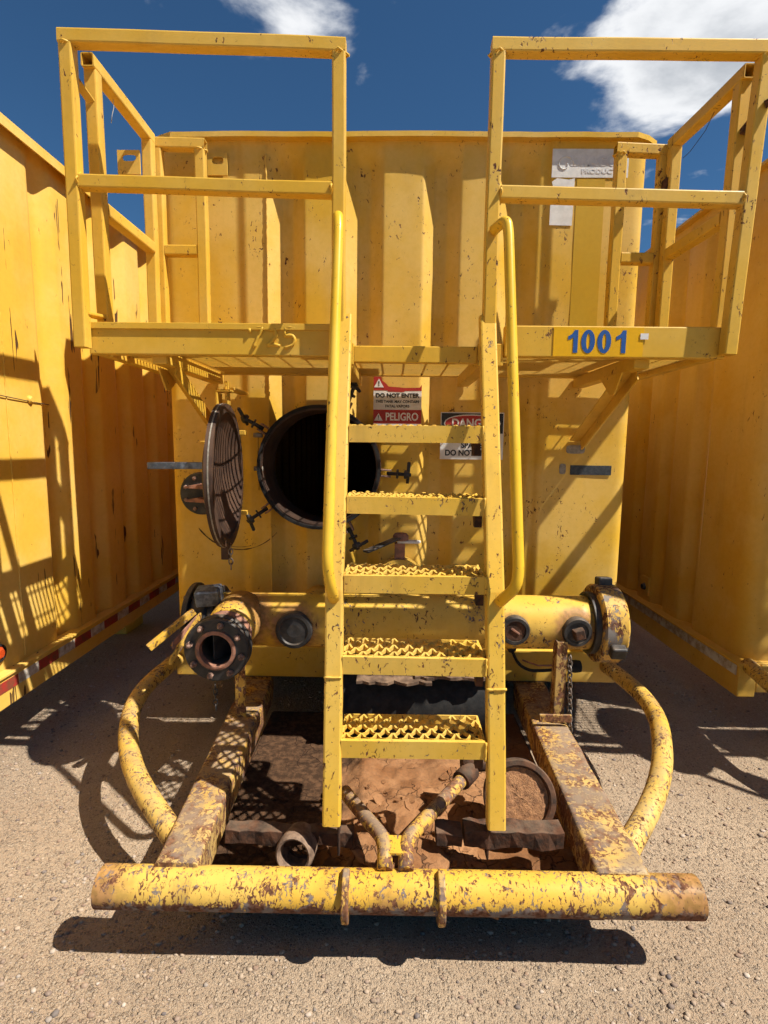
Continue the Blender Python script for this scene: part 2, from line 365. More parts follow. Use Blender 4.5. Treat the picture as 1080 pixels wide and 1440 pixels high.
    def grid(s, P_, smooth=True, skip=None):
        ny, nx = len(P_), len(P_[0]); fs = []
        for j in range(ny-1):
            for i in range(nx-1):
                if skip and skip((P_[j][i], P_[j][i+1], P_[j+1][i+1], P_[j+1][i])): continue
                fs.append((j*nx+i, j*nx+i+1, (j+1)*nx+i+1, (j+1)*nx+i))
        return s.add([p for r in P_ for p in r], fs, smooth)
    def mesh(s, name):
        me = bpy.data.meshes.new(name); me.from_pydata(s.v, [], s.f); me.update()
        for p, sm in zip(me.polygons, s.sm): p.use_smooth = sm
        return me

WL = {}
def link(o, parent=None):
    COL.objects.link(o)
    if parent is not None:
        o.parent = parent
    return o
def obj(name, mb, mat, parent=None, bevel=0.0, kind=None, label=None, segs=2):
    me = mb.mesh(name) if isinstance(mb, MB) else mb
    if mat: 
        me.materials.clear(); me.materials.append(M[mat])
    o = bpy.data.objects.new(name, me)
    off = WL.get(parent.name, Vector((0, 0, 0))) if parent is not None else Vector((0, 0, 0))
    o.location = -off
    WL[o.name] = Vector((0, 0, 0))
    link(o, parent)
    WL[o.name] = Vector((0, 0, 0))
    if bevel:
        b = o.modifiers.new('bevel', 'BEVEL'); b.width = bevel; b.segments = segs; b.limit_method = 'ANGLE'; b.angle_limit = R(40); b.harden_normals = False
    if kind: o['kind'] = kind
    if label: o['label'] = label
    return o
def inst(name, me, mw, parent):
    """a copy of a shared mesh at world matrix mw"""
    o = bpy.data.objects.new(name, me)
    off = WL.get(parent.name, Vector((0, 0, 0)))
    o.matrix_local = Matrix.Translation(-off) @ mw
    link(o, parent); WL[o.name] = Vector((0, 0, 0)); return o
def thing(name, label, cat, loc=(0, 0, 0), group=None):
    o = bpy.data.objects.new(name, None); COL.objects.link(o); o.location = loc; o.empty_display_size = 0.1
    WL[o.name] = Vector(loc); o['label'] = label; o['category'] = cat
    if group: o['group'] = group
    return o
def tag(o, label, cat, group=None):
    o['label'] = label; o['category'] = cat
    if group: o['group'] = group
    return o
def frame_to(o, z, x=None):
    """matrix whose local Z is z"""
    z = Vector(z).normalized(); x = Vector(x) if x is not None else z.orthogonal()
    x = (x - z*x.dot(z)).normalized(); y = z.cross(x)
    m = Matrix((x, y, z)).transposed().to_4x4(); m.translation = Vector(o); return m
def fillet(pts, r, n=4):
    """round the corners of a 3-D polyline"""
    pts = [Vector(p) for p in pts]; out = [pts[0]]
    for i in range(1, len(pts)-1):
        a, b_, c = pts[i-1], pts[i], pts[i+1]
        d0, d1 = (a-b_), (c-b_); rr = min(r, d0.length*0.49, d1.length*0.49)
        p0, p1 = b_ + d0.normalized()*rr, b_ + d1.normalized()*rr
        for k in range(n+1):
            t = k/n; out.append(p0*(1-t)**2 + b_*2*t*(1-t) + p1*t*t)
    out.append(pts[-1]); return out
def dense(pts, step):
    out = []
    for a, b_ in zip(pts[:-1], pts[1:]):
        a, b_ = Vector(a), Vector(b_); k = max(1, int((b_-a).length/step))
        out += [a.lerp(b_, i/k) for i in range(k)]
    return out + [Vector(pts[-1])]
def weld(pts, r=0.006, closed=False):
    pts = dense([Vector(p) for p in pts], 0.009)
    pts = [p + Vector((random.uniform(-1, 1), random.uniform(-1, 1), random.uniform(-1, 1)))*r*0.22 for p in pts]
    rad = [r*random.uniform(0.75, 1.2) for _ in pts]
    return MB().tube(pts, rad, 7)
def text_mesh(txt, size, bold=0.0, spacing=1.0, xscale=1.0, depth=0.0008):
    cu = bpy.data.curves.new('lettering', 'FONT'); cu.body = txt; cu.size = size; cu.offset = bold
    cu.align_x = 'CENTER'; cu.align_y = 'CENTER'; cu.space_character = spacing; cu.extrude = depth; cu.resolution_u = 4
    o = bpy.data.objects.new('lettering', cu); COL.objects.link(o)
    dg = bpy.context.evaluated_depsgraph_get()
    me = bpy.data.meshes.new_from_object(o.evaluated_get(dg)); me.name = 'lettering'
    bpy.data.objects.remove(o); bpy.data.curves.remove(cu)
    for v in me.vertices: v.co.x *= xscale
    return me
def text(name, txt, size, c, mat, parent, bold=0.0, spacing=1.0, xscale=1.0, right=(1, 0, 0), up=(0, 0, 1)):
    me = text_mesh(txt, size, bold, spacing, xscale)
    me.materials.append(M[mat])
    x, y = Vector(right).normalized(), Vector(up).normalized(); z = x.cross(y)
    m = Matrix((x, y, z)).transposed().to_4x4(); m.translation = Vector(c)
    return inst(name, me, m, parent)
def slot_plate(o, ax, ay, w, hgt, t, cx, cy, sw, sh):
    """flat plate with a slotted hole; o is its lower left corner"""
    o, ax, ay = Vector(o), Vector(ax), Vector(ay); nz = ax.cross(ay)
    N = 24; outer, inner = [], []
    for k in range(N):
        a = 2*math.pi*(k+0.5)/N; dx, dy = math.cos(a), math.sin(a)
        inner.append((cx + sw/2*math.copysign(abs(dx)**0.6, dx), cy + sh/2*math.copysign(abs(dy)**0.8, dy)))
        sx = min(((w-cx) if dx > 0 else cx)/max(abs(dx), 1e-6), ((hgt-cy) if dy > 0 else cy)/max(abs(dy), 1e-6))
        outer.append((cx+dx*sx, cy+dy*sx))
    for corner in ((0, 0), (w, 0), (w, hgt), (0, hgt)):
        k = min(range(N), key=lambda q: (outer[q][0]-corner[0])**2+(outer[q][1]-corner[1])**2); outer[k] = corner
    P3 = lambda p, z: o + ax*p[0] + ay*p[1] + nz*z
    mb = MB()
    mb.loft([[P3(p, t) for p in outer], [P3(p, t) for p in inner], [P3(p, 0) for p in inner], [P3(p, 0) for p in outer], [P3(p, t) for p in outer]], True, (False, False))
    return mb

# ------------------------------------------------------------------ ground
def gz(x, y):
    """height of the yard"""
    return (noise.noise((x*0.8, y*0.8, 3.1))*0.012 + noise.noise((x*3.1, y*3.1, 7.7))*0.006 + noise.noise((x*9, y*9, 1.7))*0.003)*max(0.0, 1-max(0, math.hypot(x, y-2)-6)/20)
def axis(lo, hi, step, far):
    a = []; x = lo
    while x <= hi: a.append(x); x += step
    s_ = step
    while a[-1] < far: s_ *= 1.35; a.append(a[-1]+s_)
    s_ = step
    while a[0] > -far: s_ *= 1.35; a.insert(0, a[0]-s_)
    return a
gx, gy = axis(-3.2, 3.4, 0.04, 400), axis(0.3, 5.0, 0.04, 400)
g = obj('ground', MB().grid([[(x, y, gz(x, y)) for x in gx] for y in gy]), 'ground'); g['kind'] = 'structure'

def rock(mb, c, r, rs, flat=0.6):
    """one small stone: a squashed, jittered octahedron split once"""
    q = Quaternion(Vector((rs.uniform(-1, 1), rs.uniform(-1, 1), rs.uniform(-1, 1))).normalized(), rs.uniform(0, 6.28))
    base = [(1, 0, 0), (-1, 0, 0), (0, 1, 0), (0, -1, 0), (0, 0, 1), (0, 0, -1)]
    tri = [(0, 2, 4), (2, 1, 4), (1, 3, 4), (3, 0, 4), (2, 0, 5), (1, 2, 5), (3, 1, 5), (0, 3, 5)]
    vs = [Vector(b_) for b_ in base]; mid = {}; fs = []
    def mp(a, b_):
        k = (min(a, b_), max(a, b_))
        if k not in mid: vs.append((vs[a]+vs[b_]).normalized()); mid[k] = len(vs)-1
        return mid[k]
    for a, b_, c_ in tri:
        ab, bc, ca = mp(a, b_), mp(b_, c_), mp(c_, a)
        fs += [(a, ab, ca), (ab, b_, bc), (ca, bc, c_), (ab, bc, ca)]
    sx, sy = rs.uniform(0.75, 1.25), rs.uniform(0.7, 1.0)
    out = []
    for v in vs:
        v = v*rs.uniform(0.8, 1.12); v = q @ v
        out.append((c[0]+v.x*r*sx, c[1]+v.y*r*sy, c[2]+v.z*r*flat))
    mb.add(out, fs, True)
rs = random.Random(5)
mb = MB(); cnt = 0
while cnt < 14000:
    y = 0.85 + 3.2*rs.random()**1.6; x = rs.uniform(-2.3, 2.6)
    if abs(x) > 0.75*y+0.35: continue
    if noise.noise((x*1.6, y*1.6, 9.0)) + rs.uniform(-0.6, 0.6) < -0.15: continue
    r = 0.0018 + 0.0092*rs.random()**3.6
    rock(mb, (x, y, gz(x, y)+r*0.15), r, rs); cnt += 1
for i, (x, y, r) in enumerate(((-0.93, 1.30, .014), (-0.83, 1.30, .012), (-0.47, 1.19, .013), (-0.41, 1.21, .014), (-0.93, 1.42, .011), (-0.37, 1.13, .011),
                               (0.22, 1.20, .010), (0.40, 1.16, .012), (0.02, 1.18, .010), (0.86, 1.34, .011), (1.02, 1.62, .012), (0.60, 1.24, .010), (-1.05, 1.55, .011), (1.15, 1.75, .010), (0.75, 1.12, .012))):
    rock(mb, (x, y, gz(x, y)+r*0.2), r, rs, 0.65)
obj('gravel', mb, 'pebble', kind='stuff', label='small pebbles strewn over the pale caliche yard').__setitem__('category', 'gravel')
# ------------------------------------------------------------------ the tank
tank = thing('storage_tank', 'yellow corrugated steel tank seen end on, with open manway and platform numbered 1001', 'tank', (0, 2.9, 0), 'yellow storage tanks parked side by side')
YC, YR = 2.88, 2.938
MX, MZ, MR = -0.378, 1.478, 0.300          # manway
def fil2(pts):
    """2-D polyline of (x, y, radius) with rounded corners"""
    out = []
    for i, (x, y, r) in enumerate(pts):
        p = Vector((x, y))
        if r <= 0 or i in (0, len(pts)-1): out.append(p); continue
        a, c = Vector(pts[i-1][:2]), Vector(pts[i+1][:2])
        rr = min(r, (a-p).length*0.48, (c-p).length*0.48)
        p0, p1 = p+(a-p).normalized()*rr, p+(c-p).normalized()*rr
        n = 8 if r > 0.05 else 4
        out += [p0*(1-t)**2 + p*2*t*(1-t) + p1*t*t for t in [k/n for k in range(n+1)]]
    return out
def dense2(pts, step):
    out = []
    for a, b_ in zip(pts[:-1], pts[1:]):
        k = max(1, int(math.ceil((b_-a).length/step))); out += [a.lerp(b_, i/k) for i in range(k)]
    return out + [pts[-1]]
f_ = 0.012
prof = [(-1.205, 3.02, 0), (-1.205, YC, 0.12), (-0.792, YC, 0), (-0.790, YC-0.003, 0), (-0.663, YC-0.003, 0.008)]
for x0 in (-0.60, -0.198, 0.196, 0.588):
    prof += [(x0, YR, f_), (x0+0.064, YR, f_), (x0+0.13, YC, f_)]
    if x0 < 0.5: prof += [(x0+0.336 if x0 < 0 else x0+0.328, YC, f_)]
prof += [(0.764, YC, 0), (0.766, YC-0.009, 0), (1.255, YC-0.009, 0.12), (1.255, 3.02, 0)]
pp = dense2(fil2(prof), 0.035)
rows = []
z = 0.44
while z < 3.12: rows.append(z); z += 0.035
rows[-1] = 3.112
G = []
for z in rows:
    row = []
    for p in pp:
        y = p.y
        if YC+0.004 < y <= YR+0.001 and -1.1 < p.x < 1.0:
            k = min(1, max(0, (z-2.99)/0.10)); k = k*k*(3-2*k); y = y + (YC+0.004-y)*k*0.95
        dent = 0.004*noise.noise((p.x*2.2, 1.0, z*1.3)) + 0.0012*noise.noise((p.x*6, 4.0, z*5))
        x_ = p.x; z_ = z
        dx, dz = x_-MX, z_-MZ; rr = math.hypot(dx, dz)
        if p.y < 2.97 and abs(rr-MR) < 0.026: x_, z_ = MX+dx/rr*(MR+0.006), MZ+dz/rr*(MR+0.006)
        row.append((x_, y+dent, z_))
    G.append(row)
def in_manway(q):
    return q[0][1] < 2.97 and any(math.hypot(p[0]-MX, p[2]-MZ) < MR-0.004 for p in q)
obj('front_wall', MB().grid(G, True, in_manway), 'wall', tank)

def side_profile(y0, flat, y1, sgn, x):
    """corrugated long side: flat end panel, then ribs of 0.40 m; sgn is the way it faces"""
    pr = [(y0, x, 0), (y0+flat, x, 0.02)]
    y = y0+flat
    while y < y1:
        pr += [(y+0.055, x-sgn*0.055, 0.02), (y+0.125, x-sgn*0.055, 0.02), (y+0.19, x, 0.02), (y+0.40, x, 0.02)]; y += 0.40
    return dense2(fil2(pr), 0.25)
def side_wall(name, y0, flat, y1, sgn, x, z0, z1, mat, parent):
    pr = side_profile(y0, flat, y1, sgn, x)
    zs = [z0+(z1-z0)*k/14 for k in range(15)] 
    zs = sorted(set(zs+[z1-0.06, z1-0.13]))
    G = []
    for z in zs:
        k = min(1, max(0, (z-(z1-0.12))/0.11))
        G.append([(p.y + (x-sgn*0.004-p.y)*k + 0.004*noise.noise((p.x*1.5, z*1.1, x)), p.x, z) for p in pr])
    if sgn > 0: G = [list(r) for r in G]
    else: G = [list(reversed(r)) for r in G]
    return obj(name, MB().grid(G), mat, parent)
side_wall('side_wall', 3.02, 0.42, 11.5, -1, -1.205, 0.44, 3.112, 'wall', tank)
side_wall('side_wall', 3.02, 0.42, 11.5, 1, 1.255, 0.44, 3.112, 'wall', tank)
obj('back_wall', MB().box(-1.20, 1.25, 11.6, 11.65, 0.44, 3.11), 'wall', tank)
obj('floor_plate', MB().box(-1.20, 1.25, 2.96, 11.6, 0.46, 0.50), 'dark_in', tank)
def roof_mesh(x0, x1, y0, y1, z):
    n = 40; mb = MB(); top, lip, bot = [], [], []
    for i in range(n+1):
        x = x0+(x1-x0)*i/n
        ch = max(0, 0.10-min(x-x0, x1-x)) * 0.8
        w = 0.010*noise.noise((x*2.1, 5.5, 0)) + 0.004*noise.noise((x*8, 2.5, 0))
        top.append((x, y0+ch+w*0.6, z+0.020+w)); lip.append((x, y0+ch+w*0.6, z-0.004+w)); bot.append((x, y0+0.09+ch*0.3, z-0.002+w*0.5))
    back_t = [(p[0], y1, z+0.03) for p in top]; back_b = [(p[0], y1, z) for p in top]
    mb.grid([back_b, back_t, top, lip, bot][::-1], False)
    mb.grid([back_b, bot], False)
    return mb
obj('roof', roof_mesh(-1.255, 1.305, 2.836, 11.65, 3.108), 'wall', tank)
# base frame
obj('base_beam', MB().box(-1.20, 1.25, 2.845, 2.93, 0.30, 0.475), 'wall', tank, 0.006)
obj('base_ledge', MB().box(-1.215, 1.265, 2.815, 2.90, 0.477, 0.489), 'wall', tank, 0.003)
for x0 in (-1.22, 1.18):
    obj('side_sill', MB().box(x0, x0+0.09, 2.94, 11.6, 0.28, 0.455), 'wall', tank, 0.006)

# vertical weld on the left flank
obj('weld_seam', weld([(-0.661, 2.874, 0.6), (-0.661, 2.872, 1.15)], 0.005), 'wall', tank)
obj('weld_seam', weld([(-0.661, 2.874, 1.85), (-0.661, 2.872, 3.04)], 0.005), 'wall', tank)

# --- manway
def ring_lathe(name, prof, o, ax, mat, parent, n=56): return obj(name, MB().lathe(prof, o, ax, n), mat, parent)
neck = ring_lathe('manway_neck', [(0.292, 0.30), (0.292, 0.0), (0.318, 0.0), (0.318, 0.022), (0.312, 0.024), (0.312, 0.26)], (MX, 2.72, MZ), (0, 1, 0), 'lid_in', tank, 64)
ring_lathe('rubber_gasket', [(0.300, 0.008), (0.300, -0.008), (0.314, -0.008), (0.314, 0.008)], (MX, 2.716, MZ), (0, 1, 0), 'rubber', neck, 64)
# swing bolts, folded outward around the neck
def swing_bolt(ang, out, tip, spin):
    a = R(ang); rad = Vector((math.cos(a), 0, math.sin(a))); tan = Vector((-math.sin(a), 0, math.cos(a)))
    base = Vector((MX, 2.755, MZ)) + rad*0.318
    lug = MB()
    for s_ in (-1, 1):
        lug.obox(base + rad*0.022 + tan*(s_*0.016), rad, tan, (0, 1, 0), 0.06, 0.008, 0.05)
    L = obj('swing_bolt', lug, 'rust_bolt', tank, 0.002)
    d = (rad*out + Vector((0, -1, 0))*tip + tan*0.05*spin).normalized()
    p0 = base + rad*0.03; p1 = p0 + d*0.125
    obj('threaded_rod', MB().tube([p0, p1], 0.0095, 10), 'black', L)
    nut = MB().lathe([(0.0, -0.014), (0.022, -0.014), (0.024, 0.0), (0.016, 0.012), (0.0, 0.014)], p1 - d*0.02, d, 16)
    obj('nut', nut, 'black', L)
    obj('washer', MB().lathe([(0.0, -0.004), (0.024, -0.004), (0.024, 0.004), (0.0, 0.004)], p0 + d*0.055, d, 16), 'black', L)
    h = (tan*math.cos(spin) + Vector((0, -0.4, 0.6))*math.sin(spin)).normalized()
    c = p1 - d*0.015
    obj('handle', MB().tube([c - h*0.045, c - h*0.012, c + h*0.012, c + h*0.062, c + h*0.066], [0.008, 0.009, 0.009, 0.009, 0.006], 10), 'black', L)
swing_bolt(146, 1.0, 0.35, 1.35)
swing_bolt(218, 1.0, 0.35, -1.2)
swing_bolt(-4, 1.0, 0.15, 0.35)
swing_bolt(66, 1.0, 0.25, 0.9)
swing_bolt(-64, 0.8, 0.3, 0.2)
# --- manway lid, swung open on its hinge
LC = Vector((-0.752, 2.405, 1.450)); LAX = Vector((1.0, 0.085, 0.0)).normalized()
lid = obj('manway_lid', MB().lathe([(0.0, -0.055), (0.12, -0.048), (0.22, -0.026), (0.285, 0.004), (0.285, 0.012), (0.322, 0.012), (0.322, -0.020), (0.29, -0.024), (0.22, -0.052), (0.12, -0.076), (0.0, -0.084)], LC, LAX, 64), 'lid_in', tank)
obj('lid_rim', MB().lathe([(0.3225, 0.000), (0.3236, 0.000), (0.3236, -0.006), (0.3225, -0.006)], LC, LAX, 64), 'label_grey', lid)
arm = MB(); arm.box(-0.845, -0.833, 2.555, 2.625, 1.30, 1.835); arm.box(-0.845, -0.775, 2.555, 2.625, 1.838, 1.850)
obj('hinge_arm', arm, 'rail', lid, 0.003)
hb = MB(); hb.obox((-0.80, 2.60, 1.835), (1, 0, 0), (0, 1, 0), (0, 0, 1), 0.012, 0.05, 0.11); hb.obox((-0.80, 2.75, 1.86), (1, 0, 0), (0, 1, 0), (0, 0, 1), 0.05, 0.26, 0.012)
obj('hinge_bracket', hb, 'wall', lid, 0.002)
obj('hinge_pin', MB().tube([(-0.92, 2.55, 1.60), (-0.81, 2.55, 1.60)], 0.008, 10), 'rail', lid)
obj('hinge_leg', MB().box(-0.80, -0.762, 2.44, 2.47, 1.055, 1.16), 'lid_in', lid, 0.003)
for s_ in (1, -1):
    obj('catch', MB().obox(LC+Vector((-0.004, 0.262, s_*0.20)), (1, 0, 0), (0, 1, 0), (0, 0, 1), 0.045, 0.026, 0.024), 'rail', lid, 0.003)
# small chain below the lid
def link_ring(c, d, side, L=0.030, w=0.018, r=0.003, n=10):
    d, side = Vector(d).normalized(), Vector(side).normalized(); pts = []
    for k in range(n+1):
        a = 2*math.pi*k/n; pts.append(Vector(c) + d*(L/2*math.cos(a)) + side*(w/2*math.sin(a)))
    return pts, r
def chain(p0, n, parent, mat='galv', L=0.030, w=0.018, r=0.003, drift=(0, 0)):
    mb = MB()
    for i in range(n):
        c = Vector(p0) + Vector((drift[0]*i, drift[1]*i, -i*(L-2.2*r)))
        pts, rr = link_ring(c, (drift[0]*10, drift[1]*10, -1), (1, 0.3, 0) if i % 2 else (-0.3, 1, 0), L, w, r)
        mb.tube(pts, rr, 6)
    return obj('chain', mb, mat, parent)
chain((-0.735, 2.38, 1.13), 5, lid, 'galv', 0.030, 0.018, 0.0032)
obj('hinge_rod', MB().tube([(-0.690, 2.74, 1.36), (-0.688, 2.735, 1.42), (-0.692, 2.735, 1.60), (-0.690, 2.74, 1.655)], 0.005, 8), 'rail', lid)
for z_ in (1.64, 1.47):
    obj('hinge_nut', MB().tube([(-0.712, 2.735, z_), (-0.668, 2.735, z_)], 0.012, 8), 'label_grey', lid)
# bar across the back of the lid
bar = obj('lid_bar', MB().obox((-0.985, 2.47, 1.492), (1, 0.05, 0.01), (0, 1, 0), (0, 0, 1), 0.30, 0.03, 0.032), 'steel', tank, 0.003)
# blind flange beside the lid
BF = Vector((-1.000, 2.79, 1.335))
bf = obj('blind_flange', MB().lathe([(0.0, -0.03), (0.105, -0.03), (0.112, -0.026), (0.112, -0.004), (0.108, 0.0), (0.0, 0.0)], BF, (0, 1, 0), 40), 'black', tank)
obj('nozzle_stub', MB().tube([BF+Vector((0, 0.004, 0)), BF+Vector((0, 0.10, 0))], 0.06, 24), 'wall', bf)
def hexbolt_mesh(r=0.014, h=0.014, stud=0.007, sl=0.016, name='bolt'):
    mb = MB()
    hexa = [(r*math.cos(R(60*k)), r*math.sin(R(60*k))) for k in range(6)]
    mb.loft([[Vector((x, y, 0)) for x, y in hexa], [Vector((x, y, h*0.8)) for x, y in hexa], [Vector((x*.82, y*.82, h)) for x, y in hexa]], True)
    mb.lathe([(stud, h*0.9), (stud, h+sl*0.8), (stud*0.6, h+sl), (0, h+sl)], (0, 0, 0), (0, 0, 1), 10)
    me = mb.mesh(name); me.materials.append(M['rust_bolt']); return me
BOLT = hexbolt_mesh(); BOLT_S = hexbolt_mesh(0.011, 0.008, 0.004, 0.003)
def bolt_circle(c, ax, rad, n, parent, me=BOLT, ph=0.5):
    ax = Vector(ax).normalized(); u = Vector((1, 0, 0)) if abs(ax.x) < 0.9 else Vector((0, 1, 0)); u = (u-ax*u.dot(ax)).normalized(); w = ax.cross(u)
    for k in range(n):
        a = 2*math.pi*(k+ph)/n
        inst('bolt', me, frame_to(Vector(c)+(u*math.cos(a)+w*math.sin(a))*rad, ax, u*math.cos(a+k)+w*math.sin(a+k)), parent)
bolt_circle(BF+Vector((0, -0.03, 0)), (0, -1, 0), 0.086, 8, bf, BOLT_S)
for dz in (0.035, -0.035):
    obj('tab', MB().prism([(-0.05, -0.004), (0.05, -0.008), (0.055, 0.006), (0.01, 0.018), (-0.05, 0.006)], BF+Vector((-0.01, -0.09, dz)), (1, 0, 0), (0, 0, 1), (0, 0.06, 0)), 'rust_pink', bf, 0.002)

# arcs scraped into the paint by the swinging lid chain
for k_, (r_, a0, a1, w_) in enumerate(((0.305, 218, 318, 0.0028), (0.290, 240, 285, 0.0015))):
    pts_ = [(-0.84+r_*0.92*math.cos(R(a)), YC-0.0015, 1.315+r_*math.sin(R(a))*0.98) for a in range(a0, a1+1, 4)]
    obj('scrape_mark', MB().tube(pts_, [w_*random.uniform(0.3, 1.3) for _ in pts_], 6), 'rust', tank)
# --- decals on the wall
dc = MB().box(0.772, 1.150, YC-0.0125, YC-0.0105, 2.935, 3.068)
dec = obj('decal', dc, 'white', tank, label='weathered white maker decal under the roof lip')
text('lettering', 'DRAGON', 0.062, (1.005, YC-0.0130, 3.010), 'decal_ghost', dec, 0.003, 1.0, 1.05)
text('lettering', 'PRODUCTS', 0.030, (1.015, YC-0.0130, 2.963), 'decal_ghost', dec, 0.001, 1.0, 1.25)
sw = [Vector((0.835+0.045*math.cos(t)*(1-t/9), YC-0.013, 2.995+0.045*math.sin(t)*(1-t/9))) for t in [k*0.35 for k in range(20)]]
obj('emblem', MB().tube(sw, 0.003, 6), 'decal_ghost', dec)
mb = MB(); mb.prism([(0.772, 2.71), (0.885, 2.708), (0.888, 2.932), (0.86, 2.925), (0.80, 2.932), (0.775, 2.915), (0.782, 2.89), (0.772, 2.80)], (0, YC-0.0112, 0), (1, 0, 0), (0, 0, 1), (0, -0.0012, 0))
obj('decal_remnant', mb, 'white', tank)
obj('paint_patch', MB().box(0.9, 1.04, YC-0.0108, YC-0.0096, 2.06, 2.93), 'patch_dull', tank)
ex = YC-0.0108
obj('label_plate', MB().box(0.945, 1.163, ex-0.003, ex, 1.452, 1.503), 'label_dark', tank, 0.001)
def oval(cx, cz, w, hgt, e=0.5):
    return [(cx+w/2*math.copysign(abs(math.cos(a))**e, math.cos(a)), cz+hgt/2*math.copysign(abs(math.sin(a))**e, math.sin(a))) for a in [2*math.pi*k/20 for k in range(20)]]
obj('label_remnant', MB().prism(oval(0.968, 1.587, 0.098, 0.045), (0, ex, 0), (1, 0, 0), (0, 0, 1), (0, -0.002, 0)), 'label_grey', tank)
obj('label_remnant', MB().prism(oval(0.905, 1.483, 0.034, 0.055), (0, ex, 0), (1, 0, 0), (0, 0, 1), (0, -0.002, 0)), 'label_grey', tank)

# --- platform
PX0, PX1 = -1.185, 1.258
plat = obj('platform_beam', MB().box(PX0, -0.232, 2.112, 2.150, 1.935, 2.053), 'rail', tank, 0.005)
obj('beam_flange', MB().box(PX0+0.002, -0.235, 2.104, 2.111, 2.030, 2.0545), 'rail', plat, 0.002)
beamR = obj('platform_beam', MB().box(0.420, PX1, 2.112, 2.150, 1.940, 2.057), 'rail', tank, 0.005)
obj('platform_beam', MB().box(-0.160, 0.318, 2.120, 2.150, 1.915, 1.978), 'rail_worn', tank, 0.004)
obj('platform_beam', MB().box(-0.230, -0.158, 2.118, 2.152, 1.905, 1.99), 'rail', tank, 0.004)
obj('platform_beam', MB().box(0.320, 0.418, 2.118, 2.152, 1.905, 1.99), 'rail', tank, 0.004)
obj('end_beam', MB().box(PX0, PX0+0.045, 2.152, 2.840, 1.938, 1.998), 'rail', tank, 0.004)
obj('end_beam', MB().box(PX1-0.045, PX1, 2.152, 2.840, 1.942, 2.000), 'rail', tank, 0.004)
obj('back_beam', MB().box(PX0+0.047, PX1-0.047, 2.812, 2.840, 1.950, 1.992), 'rail', tank, 0.004)
JX = (-0.93, -0.20, 0.36, 0.965)
for x in JX:
    obj('joist', MB().box(x-0.03, x+0.03, 2.153, 2.870, 1.906, 1.958), 'rail', tank, 0.004)
def grating(x0, x1):
    mb = MB(); y = 2.165
    while y < 2.80: mb.box(x0, x1, y, y+0.005, 1.961, 1.986); y += 0.030
    x = x0+0.05
    while x < x1: mb.box(x, x+0.006, 2.153, 2.810, 1.9775, 1.9835); x += 0.100
    return obj('grating', mb, 'grating', tank, kind='stuff')
xs = [PX0+0.046] + list(JX) + [PX1-0.046]
for a, b_ in zip(xs[:-1], xs[1:]):
    grating(a+0.002 if a in JX else a, b_-0.002)
obj('deck_plate', MB().box(-0.86, -0.06, 2.62, 2.836, 1.9865, 1.9905), 'rail', tank, 0.001)  # plates out of view on the grating, added for the shade they cast
obj('deck_plate', MB().box(0.44, 0.72, 2.40, 2.66, 1.9865, 1.9905), 'rail', tank, 0.001)
for x in (-0.93, 0.965):
    p0, p1 = Vector((x, 2.26, 1.925)), Vector((x, 2.868, 1.635))
    d = (p1-p0).normalized(); nrm = Vector((1, 0, 0)).cross(d)
    br = MB(); br.obox((p0+p1)/2, d, (1, 0, 0), nrm, (p1-p0).length, 0.062, 0.008); br.obox((p0+p1)/2+Vector((0.027, 0, 0))-nrm*0.030, d, (1, 0, 0), nrm, (p1-p0).length, 0.008, 0.052)
    b_ = obj('brace', br, 'rail', tank, 0.002)
    obj('gusset', MB().prism([(-0.13, 0), (0.10, 0), (0.06, -0.03), (-0.02, -0.085), (-0.06, -0.085)], (x-0.036, 2.36, 1.904), (0, 1, 0), (0, 0, 1), (-0.008, 0, 0)), 'rail', b_, 0.002)
# painted number 1001
np_ = obj('number_panel', MB().box(0.605, 0.945, 2.1095, 2.1115, 1.944, 2.052), 'patch', beamR)
def numeral(ch, x, z0, hgt):
    """bold sans numerals, drawn as outlines"""
    y = 2.1092; mb = MB()
    if ch == '1':
        mb.prism([(x+0.012, z0), (x+0.029, z0), (x+0.029, z0+hgt), (x+0.016, z0+hgt), (x+0.008, z0+hgt*0.83), (x-0.008, z0+hgt*0.72), (x-0.008, z0+hgt*0.56), (x+0.004, z0+hgt*0.62), (x+0.012, z0+hgt*0.68)], (0, y, 0), (1, 0, 0), (0, 0, 1), (0, -0.0012, 0))
    else:
        n = 28; w = 0.052
        o_ = [(x+w/2*math.cos(a), z0+hgt/2+hgt/2*1.03*math.sin(a)) for a in [2*math.pi*k/n for k in range(n)]]
        i_ = [(x+(w/2-0.0185)*math.cos(a), z0+hgt/2+(hgt/2-0.013)*math.sin(a)) for a in [2*math.pi*k/n for k in range(n)]]
        f = lambda P2, yy: [Vector((px, yy, pz)) for px, pz in P2]
        mb.loft([f(o_, y), f(o_, y-0.0012), f(i_, y-0.0012), f(i_, y)], True, (False, False))
    obj('numeral', mb, 'blue', beamR)
for ch, x in (('1', 0.668), ('0', 0.736), ('0', 0.797), ('1', 0.850)): numeral(ch, x, 1.957, 0.084)
st = obj('sticker', MB().box(0.932, 0.962, 2.1068, 2.1085, 2.008, 2.030), 'decal_ghost', beamR)
